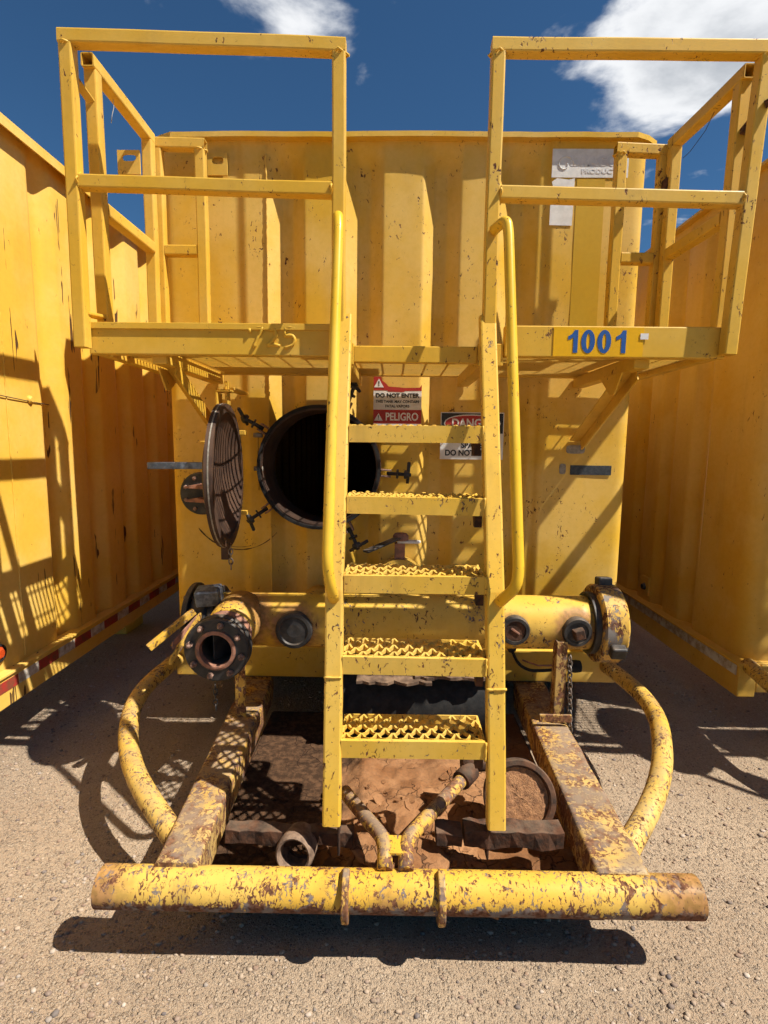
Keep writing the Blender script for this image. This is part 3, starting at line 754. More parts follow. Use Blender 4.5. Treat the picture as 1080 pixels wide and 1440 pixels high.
# 725 in weld bead
def bead(pts): 
    return weld([(x, 2.109, z) for x, z in pts], 0.0062)
b7 = MB()
for pts in ([(-0.557, 2.035), (-0.545, 2.040), (-0.505, 2.041)], [(-0.505, 2.041), (-0.524, 2.005), (-0.542, 1.965)], [(-0.557, 2.035), (-0.556, 2.020)]):
    w_ = bead(pts); b7.add(w_.v, w_.f, True)
obj('welded_numeral', b7, 'rail', plat)
b2 = MB()
for pts in ([(-0.478, 2.028), (-0.458, 2.036), (-0.455, 2.010), (-0.472, 1.988), (-0.490, 1.974)], [(-0.490, 1.974), (-0.465, 1.978), (-0.440, 1.972)]):
    w_ = bead(pts); b2.add(w_.v, w_.f, True)
obj('welded_numeral', b2, 'rail', plat)
b5 = MB()
for pts in ([(-0.382, 2.041), (-0.418, 2.040)], [(-0.418, 2.040), (-0.424, 2.012)], [(-0.424, 2.010), (-0.392, 2.012), (-0.384, 1.995), (-0.394, 1.975), (-0.424, 1.964)]):
    w_ = bead(pts); b5.add(w_.v, w_.f, True)
obj('welded_numeral', b5, 'rail', plat)
# slotted lug on the tank face
obj('slotted_lug', slot_plate((-0.953, YC-0.012, 2.935), (1, 0, 0), (0, 0, 1), 0.100, 0.105, 0.008, 0.052, 0.068, 0.058, 0.034), 'rail', tank)

# ------------------------------------------------------------------ guard rails
def weld_at(p, parent, n, s_=0.024, mat='rail'):
    p, n = Vector(p), Vector(n).normalized(); u = n.orthogonal().normalized(); w = n.cross(u)
    pts = [p+u*s_-w*s_, p+u*s_+w*s_, p-u*s_+w*s_, p-u*s_-w*s_, p+u*s_-w*s_]
    obj('weld_bead', weld(pts, 0.0045), mat, parent)
T = 0.048
def guardrail(label, sx, mat):
    left = sx < 0
    g = thing('guardrail', label, 'guardrail', (-0.7 if left else 0.8, 2.1, 2.0), 'guardrails on the platform')
    def tubep(name, p0, p1, seed, hollow=(False, False), t=T):
        L = (Vector(p1)-Vector(p0)).length
        return obj(name, MB().sq(p0, p1, t, t, 0.006, (0, 1, 0), max(2, int(L/0.12)), 0.0035, hollow, seed), mat, g)
    yf = 2.086
    if left:
        tubep('rail', (-1.212, yf, 3.028), (-0.188, yf, 2.998), 1)
        tubep('post', (-1.193, yf, 1.955), (-1.187, yf, 3.003), 2)
        tubep('post', (-0.212, yf, 1.985), (-0.212, yf, 2.974), 3)
        tubep('rail', (-1.166, yf, 2.546), (-0.237, yf, 2.522), 4)
        xs_ = -1.168
        tubep('rail', (xs_, 2.175, 3.020), (xs_, 2.70, 3.018), 5, (True, False))
        tubep('post', (xs_, 2.212, 2.00), (xs_, 2.212, 2.995), 6)
        tubep('post', (xs_, 2.676, 2.00), (xs_, 2.676, 2.993), 7)
        tubep('rail', (xs_, 2.237, 2.515), (xs_, 2.652, 2.515), 8)
        tubep('rail', (xs_, 2.725, 3.008), (-0.915, 2.725, 3.004), 9, (False, True))
        tubep('post', (xs_+0.022, 2.725, 1.99), (xs_+0.022, 2.725, 2.982), 10)
        tubep('post', (-0.940, 2.725, 1.99), (-0.940, 2.725, 2.980), 11)
        tubep('rail', (xs_+0.047, 2.725, 2.525), (-0.965, 2.725, 2.525), 12)
        obj('slotted_lug', slot_plate((-1.300, 2.648, 2.835), (1, 0, 0), (0, 0, 1), 0.105, 0.105, 0.008, 0.055, 0.072, 0.064, 0.030), mat, g)
        obj('latch_strap', MB().obox((-1.178, 2.145, 2.90), (0.25, 1, -0.5), (1, 0, 0.3), (0, 0, 1), 0.13, 0.03, 0.006), mat, g, 0.002)
        obj('latch_strap', MB().obox((-1.172, 2.145, 2.085), (0.1, 1, 0.1), (1, 0, 0.3), (0, 0, 1), 0.11, 0.03, 0.012), mat, g, 0.003)
        for p, n in (((-1.187, yf, 3.003), (0, 0, 1)), ((-0.212, yf, 2.975), (0, 0, 1)), ((-1.166, yf, 2.546), (1, 0, 0)), ((-0.238, yf, 2.522), (1, 0, 0)), ((-0.940, 2.725, 2.98), (0, 0, 1))):
            weld_at(p, g, n, 0.024, mat)
        obj('wire', MB().tube([(-1.168, 2.36, 2.99), (-1.166, 2.36, 2.96), (-1.175, 2.36, 2.93), (-1.180, 2.36, 2.90)], 0.0014, 6), 'wire', g)
    else:
        tubep('rail', (0.328, yf, 3.000), (1.318, yf, 2.990), 21)
        tubep('post', (0.352, yf, 1.985), (0.352, yf, 2.976), 22)
        tubep('post', (1.250, yf, 1.950), (1.290, yf, 2.966), 23)
        tubep('rail', (0.377, yf, 2.512), (1.246, yf, 2.496), 24)
        xs_ = 1.262
        tubep('rail', (xs_+0.012, 2.135, 2.958), (xs_, 2.66, 2.976), 25, (True, False))
        tubep('post', (xs_-0.004, 2.172, 2.00), (xs_+0.010, 2.172, 2.934), 26)
        tubep('post', (xs_-0.004, 2.634, 2.00), (xs_-0.002, 2.634, 2.952), 27)
        tubep('rail', (xs_+0.002, 2.197, 2.480), (xs_-0.002, 2.610, 2.486), 28)
        tubep('rail', (1.012, 2.685, 2.970), (1.268, 2.685, 2.962), 29, (True, False))
        tubep('post', (1.037, 2.685, 1.99), (1.037, 2.685, 2.946), 30)
        tubep('post', (1.236, 2.685, 1.99), (1.236, 2.685, 2.939), 31)
        tubep('rail', (1.062, 2.685, 2.490), (1.211, 2.685, 2.488), 32)
        obj('latch_bolt', MB().tube([(1.288, 2.06, 2.80), (1.325, 2.03, 2.815)], 0.013, 10), 'rust', g)
        obj('latch_bolt', MB().tube([(1.26, 2.135, 2.76), (1.30, 2.13, 2.75)], 0.014, 10), 'rust', g)
        obj('latch_strap', MB().obox((1.275, 2.13, 2.77), (0, 1, -0.2), (1, 0, 0), (0, 0, 1), 0.10, 0.03, 0.008), 'rust', g, 0.002)
        obj('latch_strap', MB().obox((1.248, 2.66, 2.80), (1, 0.2, 0), (0, 1, 0), (0, 0, 1), 0.05, 0.07, 0.05), 'rust', g, 0.006)
        for p, n in (((0.352, yf, 2.976), (0, 0, 1)), ((1.290, yf, 2.966), (0, 0, 1)), ((0.376, yf, 2.512), (1, 0, 0)), ((1.247, yf, 2.496), (1, 0, 0)), ((1.037, 2.685, 2.946), (0, 0, 1))):
            weld_at(p, g, n, 0.024, mat)
        obj('wire', MB().tube([(1.27, 2.33, 2.955), (1.268, 2.40, 2.90), (1.262, 2.50, 2.87), (1.258, 2.55, 2.868)], 0.0014, 6), 'ink', g)
    return g
gl = guardrail('yellow square tube guardrail on the platform, left of the ladder', -1, 'rail')
gr = guardrail('rust spotted square tube guardrail above the number 1001, right of the ladder', 1, 'rail_worn')

# ------------------------------------------------------------------ ladder
lad = thing('access_ladder', 'steep yellow steel ladder with five grip treads and pipe handrails', 'ladder', (0.08, 1.63, 0.3))
SF = [(2.072, 2.085), (1.738, 1.115), (1.605, 0.352)]        # front line of the stringers (y, z)
def sy(z):
    a, b_ = (SF[0], SF[1]) if z > SF[1][1] else (SF[1], SF[2])
    return b_[0] + (a[0]-b_[0])*(z-b_[1])/(a[1]-b_[1])
def stringer(xt, xk, xb, mat):
    w, dp = 0.060, 0.052
    def ring(x, y, z):
        r = 0.007; out = []
        for cx, cy, a0 in ((1, 1, 0), (-1, 1, 90), (-1, -1, 180), (1, -1, 270)):
            for k in range(3):
                a = R(a0+45*k); out.append(Vector((x+cx*(w/2-r)+r*math.cos(a), y+dp/2+cy*(dp/2-r)+r*math.sin(a), z)))
        return out
    rg = []
    for i in range(12):
        t = i/12; z = SF[2][1]+(SF[1][1]-SF[2][1])*t; rg.append(ring(xb+(xk-xb)*t + 0.0015*noise.noise((z*4, xb, 0)), sy(z), z))
    for i in range(13):
        t = i/12; z = SF[1][1]+(SF[0][1]-SF[1][1])*t; rg.append(ring(xk+(xt-xk)*t + 0.0015*noise.noise((z*4, xb, 3)), sy(z), z))
    o = obj('stringer', MB().loft(rg, True), mat, lad)
    return o
sl = stringer(-0.192, -0.192, -0.186, 'ladder'); sr = stringer(0.348, 0.350, 0.358, 'ladder')
obj('weld_bead', weld([(0.320, sy(0.80)-0.002, 0.80), (0.385, sy(0.80)-0.002, 0.802)], 0.005), 'ladder', sr)
obj('weld_bead', weld([(-0.220, sy(0.83)-0.002, 0.83), (-0.160, sy(0.83)-0.002, 0.83)], 0.0035), 'ladder', sl)
# treads
TW = 0.476; TX = 0.079
def tread_mesh(depth):
    mb = MB(); N = 18; p = TW/N; nodes = 5; th = 0.0068
    for i in range(N+1):
        pts = []
        for k in range(nodes*2+1):
            y = 0.012 + (depth-0.024)*k/(nodes*2)
            off = p*0.45*math.cos(math.pi*(k/2.0))*(1 if i % 2 else -1)
            x = min(TW/2-0.002, max(-TW/2+0.002, -TW/2 + i*p + off))
            zt = 0.000 + (0.005 if k % 2 == 0 else -0.002) + random.uniform(-0.0015, 0.0015)
            pts.append((x, y, zt))
        rings = []
        for x, y, zt in pts:
            rings.append([Vector((x-th/2, y, -0.012)), Vector((x+th/2, y, -0.012)), Vector((x+th/2, y, zt)), Vector((x-th/2, y, zt))])
        mb.loft(rings, True)
    return mb.mesh('tread')
def step_front_mesh():
    mb = MB()
    mb.loft([[Vector((x, 0, -0.060)), Vector((x, 0, 0)), Vector((x, 0.014, 0.001)), Vector((x, 0.014, -0.004)), Vector((x, 0.006, -0.006)), Vector((x, 0.006, -0.060))] for x in [-TW/2+TW*k/10 for k in range(11)]], True)
    return mb.mesh('step_front')
def step_back_mesh():
    return MB().box(-TW/2, TW/2, -0.005, 0.0, -0.055, -0.002).mesh('step_back')
TR, SFm, SBm = tread_mesh(0.180), step_front_mesh(), step_back_mesh()
for me, mt in ((TR, 'grating'), (SFm, 'ladder'), (SBm, 'ladder')): me.materials.append(M[mt])
for z in (1.668, 1.419, 1.162, 0.897, 0.629):
    y = sy(z)-0.002
    tilt = Matrix.Rotation(R(random.uniform(-0.5, 0.5)), 4, 'Y')
    mw = Matrix.Translation((TX, y, z)) @ tilt
    inst('tread', TR, mw, lad)
    sfo = inst('step_front', SFm, mw, lad)
    inst('step_back', SBm, Matrix.Translation((TX, y+0.184, z)) @ tilt, lad)
    for x in (-0.160, 0.318):
        inst('tread_side', MB().box(-0.003, 0.003, 0.007, 0.178, -0.055, -0.003).mesh('tread_side') if x < 0 else bpy.data.meshes['tread_side'], Matrix.Translation((x, y, z)), lad)
    obj('tread_bracket', MB().prism([(0.022, -0.058), (0.022, -0.105), (0.050, -0.105), (0.085, -0.058)], (0.290, y, z), (0, 1, 0), (0, 0, 1), (0.026, 0, 0)), 'rust', lad, 0.002)
    pts = [(x_, y-0.001, z_) for x_, z_ in ((0.3185, z-0.062), (0.3185, z+0.002))]
    obj('weld_bead', weld(pts, 0.0042), 'ladder', lad)
bpy.data.meshes['tread_side'].materials.append(M['ladder'])
for me in bpy.data.meshes:
    if me.name.startswith('tread_side') and not me.materials: me.materials.append(M['ladder'])
# handrails
def handrail(pts):
    return obj('handrail', MB().tube(fillet(pts, 0.06, 6), 0.0185, 16), 'handrail', lad)
handrail([(-0.212, 2.060, 2.40), (-0.208, 2.012, 2.412), (-0.204, 1.985, 2.36), (-0.206, 1.672, 1.215), (-0.196, 1.690, 1.13), (-0.192, 1.735, 1.085)])
handrail([(0.352, 2.055, 2.375), (0.388, 2.000, 2.395), (0.394, 1.985, 2.34), (0.408, 1.680, 1.20), (0.400, 1.675, 1.15), (0.360, 1.728, 1.085)])
for x in (-0.174, 0.335):
    obj('foot_angle', MB().box(x-0.004+0.006, x+0.004+0.006, 1.662, 1.70, 0.20, 0.60), 'rust', lad, 0.002)

# ------------------------------------------------------------------ warning signs
s1 = thing('warning_sign', 'torn red and white do not enter sign on the tank, beside the manway', 'sign', (0.02, YC, 1.62), 'warning signs on the tank')
sy1 = YC-0.004
obj('panel', MB().box(-0.108, 0.146, sy1-0.002, sy1, 1.622, 1.892), 'white', s1)
obj('red_band', MB().prism([(-0.108, 1.893), (-0.108, 1.955), (-0.098, 1.966), (-0.075, 1.964), (-0.062, 1.935), (-0.040, 1.918), (-0.030, 1.905), (0.06, 1.898), (0.135, 1.900), (0.146, 1.915), (0.146, 1.884), (0.060, 1.882), (0.050, 1.876), (-0.030, 1.878), (-0.036, 1.884), (-0.108, 1.884)], (0, sy1-0.0002, 0), (1, 0, 0), (0, 0, 1), (0, -0.0026, 0)), 'red', s1)
def warn_tri(cx, cz, w, y, parent):
    h = w*0.87
    t = obj('warning_triangle', MB().prism([(cx-w/2, cz-h/2), (cx+w/2, cz-h/2), (cx, cz+h/2)], (0, y, 0), (1, 0, 0), (0, 0, 1), (0, -0.0012, 0)), 'white', parent)
    mk = MB(); mk.prism([(cx-0.06*w, cz+0.20*h), (cx+0.06*w, cz+0.20*h), (cx+0.035*w, cz-0.16*h), (cx-0.035*w, cz-0.16*h)], (0, y-0.0015, 0), (1, 0, 0), (0, 0, 1), (0, -0.0008, 0))
    mk.box(cx-0.045*w, cx+0.045*w, y-0.0023, y-0.0015, cz-0.34*h, cz-0.24*h)
    obj('exclamation_mark', mk, 'ink', t)
warn_tri(-0.080, 1.922, 0.052, sy1-0.003, s1)
ty = sy1-0.0028
text('lettering', 'DO NOT ENTER', 0.032, (0.018, ty, 1.857), 'ink', s1, 0.0010, 1.0, 0.98)
text('lettering', 'THIS TANK MAY CONTAIN', 0.0195, (0.018, ty, 1.826), 'ink', s1, 0.0005, 1.0, 0.96)
text('lettering', 'FATAL VAPORS', 0.0195, (0.018, ty, 1.802), 'ink', s1, 0.0005, 1.0, 0.96)
obj('red_band', MB().box(-0.1085, 0.1465, sy1-0.0027, sy1-0.0003, 1.712, 1.784), 'red', s1)
warn_tri(-0.081, 1.746, 0.046, sy1-0.003, s1)
text('lettering', 'PELIGRO', 0.056, (0.043, sy1-0.0035, 1.746), 'white', s1, 0.0014, 1.0, 0.80)
# top-right screw stub of the torn sign
s2 = thing('warning_sign', 'danger confined space sign half hidden behind the right stringer', 'sign', (0.42, YC, 1.53), 'warning signs on the tank')
sy2 = YC-0.004
obj('panel', MB().box(0.250, 0.585, sy2-0.002, sy2, 1.527, 1.775), 'white', s2)
obj('black_band', MB().box(0.2545, 0.5805, sy2-0.0032, sy2-0.0012, 1.665, 1.770), 'ink', s2)
obj('white_oval', MB().prism(oval(0.4175, 1.717, 0.300, 0.094, 0.9), (0, sy2-0.0034, 0), (1, 0, 0), (0, 0, 1), (0, -0.0008, 0)), 'white', s2)
obj('red_oval', MB().prism(oval(0.4175, 1.717, 0.288, 0.083, 0.9), (0, sy2-0.0044, 0), (1, 0, 0), (0, 0, 1), (0, -0.0008, 0)), 'red', s2)
text('lettering', 'DANGER', 0.062, (0.4175, sy2-0.0060, 1.716), 'white', s2, 0.0016, 1.0, 0.88)
text('lettering', 'CONFINED', 0.042, (0.4175, sy2-0.0030, 1.640), 'ink', s2, 0.0014, 1.0, 0.95)
text('lettering', 'SPACE', 0.042, (0.4175, sy2-0.0030, 1.601), 'ink', s2, 0.0014, 1.0, 0.95)
text('lettering', 'DO NOT ENTER', 0.042, (0.4175, sy2-0.0030, 1.560), 'ink', s2, 0.0014, 1.0, 0.92)

# ------------------------------------------------------------------ manifold pipe
MY, MZc, MRr = 2.555, 0.738, 0.130
mf = obj('manifold_pipe', MB().tube(dense([(-0.83, MY, MZc-0.006), (0.985, MY, MZc+0.006)], 0.08), MRr, 40, (True, True)), 'pipe', tank)
for x in (-0.40, 0.42):                                   # stubs into the tank
    obj('branch_pipe', MB().tube([(x, MY+0.09, MZc), (x, 2.90, MZc)], 0.085, 24), 'pipe', mf)
def square_plug(x, z, sqh, tilt):
    c = Vector((x, MY-MRr-0.018, z))
    col_ = obj('pipe_collar', MB().lathe([(0.070, 0.06), (0.070, 0.012), (0.064, 0.0), (0.050, 0.0), (0.050, 0.012)], c, (0, 1, 0), 32), 'black', mf)
    obj('plug', MB().lathe([(0.0, 0.006), (0.048, 0.006), (0.050, 0.016)], c, (0, 1, 0), 32), 'rust' if not sqh else 'black', col_)
    if sqh:
        ax = Vector((math.cos(tilt), 0, math.sin(tilt))); az = Vector((-math.sin(tilt), 0, math.cos(tilt)))
        mb = MB(); cc = c+Vector((0, 0.004, 0))
        mb.loft([[cc + ax*(i*s_) + az*(j*s_) + Vector((0, -d, 0)) for i, j in ((-1, -1), (1, -1), (1, 1), (-1, 1))] for s_, d in ((0.025, 0), (0.023, 0.034), (0.020, 0.038))], True)
        obj('plug_head', mb, 'rust', col_, 0.002)
    else:
        obj('plug_head', MB().obox(c+Vector((0.0, 0.004, 0)), (0.8, 0, -0.55), (0, 1, 0), (0.55, 0, 0.8), 0.05, 0.006, 0.010), 'rust_pink', col_, 0.002)
    return col_
square_plug(0.583, 0.742, False, 0)
square_plug(0.873, 0.740, True, 0.25)
c = Vector((-0.456, MY-MRr-0.020, 0.725))
cap = obj('pipe_cap', MB().lathe([(0.0, 0.004), (0.030, 0.002), (0.062, 0.006), (0.068, 0.0), (0.082, 0.002), (0.088, 0.012), (0.086, 0.07)], c, (0, 1, 0), 40), 'black', mf)
# hammer union and blank on the right end
HX = Vector((0.985, MY, MZc+0.006))
un = obj('hammer_union', MB().lathe([(0.132, 0.0), (0.180, 0.002), (0.189, 0.010), (0.190, 0.104), (0.182, 0.114), (0.150, 0.116), (0.148, 0.108), (0.0, 0.108)], HX, (1, 0, 0), 48), 'union', mf)
obj('union_groove', MB().lathe([(0.133, -0.030), (0.150, -0.028), (0.150, 0.004), (0.134, 0.004)], HX, (1, 0, 0), 48), 'black', un)
for a in (98, 218, 338):
    ra = Vector((0, -math.cos(R(a)), math.sin(R(a)))); ta = Vector((0, math.sin(R(a)), math.cos(R(a))))
    obj('union_lug', MB().obox(HX + Vector((0.060, 0, 0)) + ra*0.200, (1, 0, 0), ra, ta, 0.070, 0.050, 0.060), 'union' if a == 218 else 'black', un, 0.010, segs=3)
# angle-iron stands under the manifold
for x in (0.775, -0.735):
    mb = MB(); mb.box(x, x+0.050, 2.395, 2.402, 0.285, 0.70); mb.box(x, x+0.007, 2.4025, 2.455, 0.285, 0.70)
    sld = obj('pipe_stand', mb, 'skid', tank, 0.002)
    obj('foot_plate', MB().box(x-0.075, x+0.075, 2.36, 2.372, 0.322, 0.36), 'skid', sld, 0.003) if x > 0 else None
# ------------------------------------------------------------------ left end: butterfly valve, spool and open flange
bv = thing('butterfly_valve', 'black butterfly valve with chipped yellow lever on the left end of the manifold', 'valve', (-0.93, 2.5, 0.6), 'valves on the tank')
VC = Vector((-0.86, MY, MZc-0.006))
for x0, r in ((-0.005, 0.165), (-0.125, 0.176)):
    obj('flange', MB().lathe([(0.0, 0.0), (r-0.006, 0.0), (r, 0.006), (r, 0.026), (r-0.006, 0.030), (0.0, 0.030)], VC+Vector((x0, 0, 0)), (1, 0, 0), 44), 'black', bv)
body = obj('valve_body', MB().lathe([(0.152, -0.094), (0.160, -0.080), (0.160, -0.020), (0.152, -0.0055)], VC, (1, 0, 0), 44), 'black', bv)
nk = MB(); nk.obox(VC+Vector((-0.030, -0.080, 0.125)), (1, 0, 0), (0, 1, 1), (0, -1, 1), 0.075, 0.085, 0.09)
obj('valve_neck', nk, 'black', body, 0.008)
hd = MB(); hd.obox(VC+Vector((0.005, -0.135, 0.155)), (1, 0.2, 0.05), (0, 1, 0.35), (0, -0.35, 1), 0.110, 0.070, 0.085)
obj('lever_head', hd, 'steel', body, 0.008)
for k in range(5):
    a = R(60+k*55)
    obj('flange_bolt', MB().tube([VC+Vector((-0.145, math.cos(a)*0.132, math.sin(a)*0.132)), VC+Vector((0.045, math.cos(a)*0.132, math.sin(a)*0.132))], 0.010, 8), 'rust_bolt', body)
la, lb = VC+Vector((-0.060, -0.155, 0.085)), Vector((-1.075, 2.26, 0.690))
lev = obj('lever', MB().sq(la, lb, 0.030, 0.030, 0.004, (0, 0, 1), 4, 0.0, (False, True)), 'hoop', bv)
obj('lever_link', MB().obox((la*0.62+lb*0.38)+Vector((0.035, 0.0, -0.065)), (lb-la)*0.7+Vector((0, 0, -0.10)), (1, 0, 0), (0, 0, 1), 0.24, 0.012, 0.028), 'hoop', lev, 0.002)
obj('lever_link', MB().obox((la+lb)/2+Vector((0.055, 0.03, -0.015)), (lb-la)+Vector((0.05, 0, 0)), (0, 0, 1), (1, 0, 0), 0.18, 0.034, 0.008), 'rust_pink', lev, 0.002)
sp = thing('flanged_outlet', 'open black eight-bolt pipe flange facing forward in front of the manifold', 'pipe flange', (-0.74, 2.15, 0.6))
SX, SZ = -0.738, 0.728
obj('spool_pipe', MB().tube([(SX, 2.205, SZ), (SX+0.001, 2.26, SZ+0.010), (SX+0.004, 2.325, SZ+0.022)], [0.088, 0.098, 0.108], 32, (False, False)), 'rust_pink', sp)
obj('spool_elbow', MB().tube([(SX+0.004, 2.324, SZ+0.022), (SX+0.006, 2.36, SZ+0.030), (SX+0.008, 2.43, SZ+0.036), (SX+0.010, 2.52, SZ+0.036)], [0.1085, 0.112, 0.118, 0.122], 32), 'pipe', sp)
fr = obj('flange', MB().lathe([(0.070, 0.19), (0.070, -0.004), (0.088, -0.004), (0.092, 0.0), (0.132, 0.0), (0.138, 0.006), (0.138, 0.024), (0.134, 0.029), (0.08, 0.029)], (SX, 2.15, SZ), (0, 1, 0), 52), 'black', sp)
bk = obj('flange', MB().lathe([(0.08, 0.0), (0.134, 0.0), (0.139, 0.006), (0.139, 0.026), (0.134, 0.031), (0.098, 0.034), (0.090, 0.055)], (SX, 2.190, SZ), (0, 1, 0), 52), 'black', sp)
obj('rust_lip', MB().lathe([(0.0695, 0.03), (0.0695, -0.007), (0.0765, -0.008), (0.0855, -0.0055), (0.0865, -0.002)], (SX, 2.15, SZ), (0, 1, 0), 44), 'rust_pink', fr)
obj('valve_disc', MB().obox((SX, 2.24, SZ), (0.5, 0.8, 0), (-0.8, 0.5, 0), (0, 0, 1), 0.10, 0.008, 0.125), 'black', fr, 0.003)
obj('dark_bore_disc', MB().lathe([(0.0, 0.0), (0.0705, 0.0), (0.0705, 0.01)], (SX, 2.335, SZ), (0, 1, 0), 24), 'dark_in', fr)  # added dark disc closing the bore, standing in for the shade inside
bolt_circle((SX, 2.15, SZ), (0, -1, 0), 0.112, 8, fr, BOLT, 0.72)
bolt_circle((SX, 2.222, SZ), (0, 1, 0), 0.112, 8, bk, BOLT_S, 0.28)
for k in range(8):
    a = 2*math.pi*(k+0.72)/8
    p = Vector((SX+math.cos(a)*0.112, 2.17, SZ-math.sin(a)*0.112))
    obj('stud', MB().tube([p, p+Vector((0, 0.03, 0))], 0.007, 8), 'rust_bolt', fr)
chain((SX-0.01, 2.16, SZ-0.165), 5, fr, 'black', 0.030, 0.016, 0.003)

# ------------------------------------------------------------------ outlet valve behind the treads
ov = thing('butterfly_valve', 'rusty outlet valve with flat black lever behind the ladder treads', 'valve', (0.03, 2.6, 0.7), 'valves on the tank')
OC = Vector((0.04, 2.70, 0.905))
obj('valve_body', MB().lathe([(0.0, -0.10), (0.10, -0.10), (0.126, -0.092), (0.126, -0.066), (0.108, -0.062), (0.108, -0.032), (0.126, -0.028), (0.126, -0.002), (0.0, 0.0)], OC, (0, 1, 0), 44), 'pipe', ov)
obj('nozzle_pipe', MB().tube([OC+Vector((0, 0.0005, 0)), OC+Vector((0, 0.22, 0))], 0.088, 28), 'wall', ov)
obj('valve_neck', MB().box(OC.x-0.026, OC.x+0.026, OC.y-0.075, OC.y-0.025, OC.z+0.095, OC.z+0.205), 'rust_pink', ov, 0.004)
hd = MB(); hd.prism([(-0.03, -0.03), (0.075, -0.022), (0.085, 0.0), (0.075, 0.02), (-0.03, 0.03)], OC+Vector((0.02, -0.05, 0.2065)), (1, -0.1, 0), (0.1, 1, 0), (0, 0, 0.012))
obj('lever_plate', hd, 'white', ov, 0.002)
p0, p1 = OC+Vector((0.015, -0.05, 0.240)), OC+Vector((-0.165, -0.22, 0.190))
obj('lever', MB().obox((p0+p1)/2, p1-p0, (0.4, 1, 0) if False else (p1-p0).cross(Vector((0, 0, 1))), (p1-p0).cross((p1-p0).cross(Vector((0, 0, 1)))), (p1-p0).length, 0.042, 0.012), 'black', ov, 0.004)
obj('lever_hub', MB().lathe([(0.0, 0.0), (0.040, 0.0), (0.040, 0.022), (0.030, 0.034), (0.0, 0.036)], OC+Vector((0.004, -0.05, 0.2195)), (0, 0, 1), 20), 'rust_pink', ov)

# ------------------------------------------------------------------ skid, bumper, hoops
def hss(x0, x1, xb0, xb1, name):
    """skid beam with slightly rounded, battered edges"""
    rg = []
    for i in range(26):
        y = 1.50 + (2.84-1.50)*i/25; t = i/25
        a, b_ = x0+(xb0-x0)*t, x1+(xb1-x1)*t; r = 0.016
        ring = []
        for cx, cz, a0 in (((b_-r), 0.300-r, 0), (a+r, 0.300-r, 90), (a+r, 0.165+r, 180), (b_-r, 0.165+r, 270)):
            for k in range(4):
                an = R(a0+30*k); j = 0.004*noise.noise((cx*5, y*7, cz*9+k))
                ring.append(Vector((cx+r*math.cos(an)+j, y, cz+r*math.sin(an)+j*0.7)))
        rg.append(ring)
    return obj(name, MB().loft(rg, True, (True, True), True), 'skid', tank)
skL = hss(-0.728, -0.590, -0.815, -0.655, 'skid_beam'); skR = hss(0.645, 0.812, 0.690, 0.862, 'skid_beam')
BY, BZ, BR = 1.489, 0.228, 0.060
pts = dense([(-0.890, BY, BZ-0.004), (0.950, BY, BZ+0.010)], 0.05)
mb = MB(); mb.tube(pts, BR, 40, (False, False))
for xe, d in ((-0.890, 1), (0.950, -1)):
    zc = BZ-0.004 if xe < 0 else BZ+0.010
    mb.lathe([(BR, 0), (BR-0.008, 0.001), (BR-0.009, 0.05), (0, 0.052)] if d > 0 else [(BR, 0), (BR-0.008, 0.001), (BR-0.009, 0.05), (0, 0.052)], (xe, BY, zc), (d, 0, 0), 40)
bm = obj('bumper_pipe', mb, 'bumper', tank)
for x in (-0.125, 0.165):
    ring_ = []
    poly = [(0.084*math.cos(a)*(1.0), 0.084*math.sin(a)*1.0) for a in [R(95+ k*11) for k in range(21)]]
    poly = [(y, z) for y, z in poly] + [(0.035, -0.062), (0.015, 0.066)]
    obj('bumper_lug', MB().prism(poly, (x-0.011, BY, BZ), (0, 1, 0), (0, 0, 1), (0.022, 0, 0)), 'skid', bm, 0.006, segs=3)
def hoop(pts):
    P_ = fillet(pts, 0.24, 9)
    return obj('side_hoop', MB().tube(dense(P_, 0.05), 0.040, 26, rj=0.012), 'hoop', tank)
hoop([(-1.190, 2.87, 0.395), (-1.250, 2.44, 0.370), (-1.06, 1.98, 0.325), (-0.655, 1.60, 0.22)])
hoop([(1.195, 2.87, 0.400), (1.275, 2.42, 0.380), (1.075, 1.94, 0.325), (0.745, 1.60, 0.22)])
# tow pipes between bumper and ladder foot
for pts in ([(-0.008, 1.50, 0.29), (-0.008, 1.585, 0.325), (-0.165, 1.86, 0.30)], [(0.058, 1.50, 0.29), (0.058, 1.585, 0.325), (0.285, 1.915, 0.325)]):
    obj('tow_pipe', MB().tube(dense(fillet(pts, 0.10, 7), 0.04), 0.0245, 18, rj=0.02), 'skid', bm)
obj('tow_web', MB().obox((0.025, 1.565, 0.325), (1, 0, 0), (0, 1, 0.1), (0, 0, 1), 0.05, 0.07, 0.012), 'bumper', bm, 0.003)
obj('pipe_stub', MB().tube([(0.278, 1.905, 0.324), (0.325, 1.965, 0.33)], 0.036, 16, rj=0.06), 'rust', bm)
obj('pipe_stub', MB().tube([(0.29, 1.985, 0.345), (0.42, 2.00, 0.345)], 0.034, 14, rj=0.08), 'rust', bm)
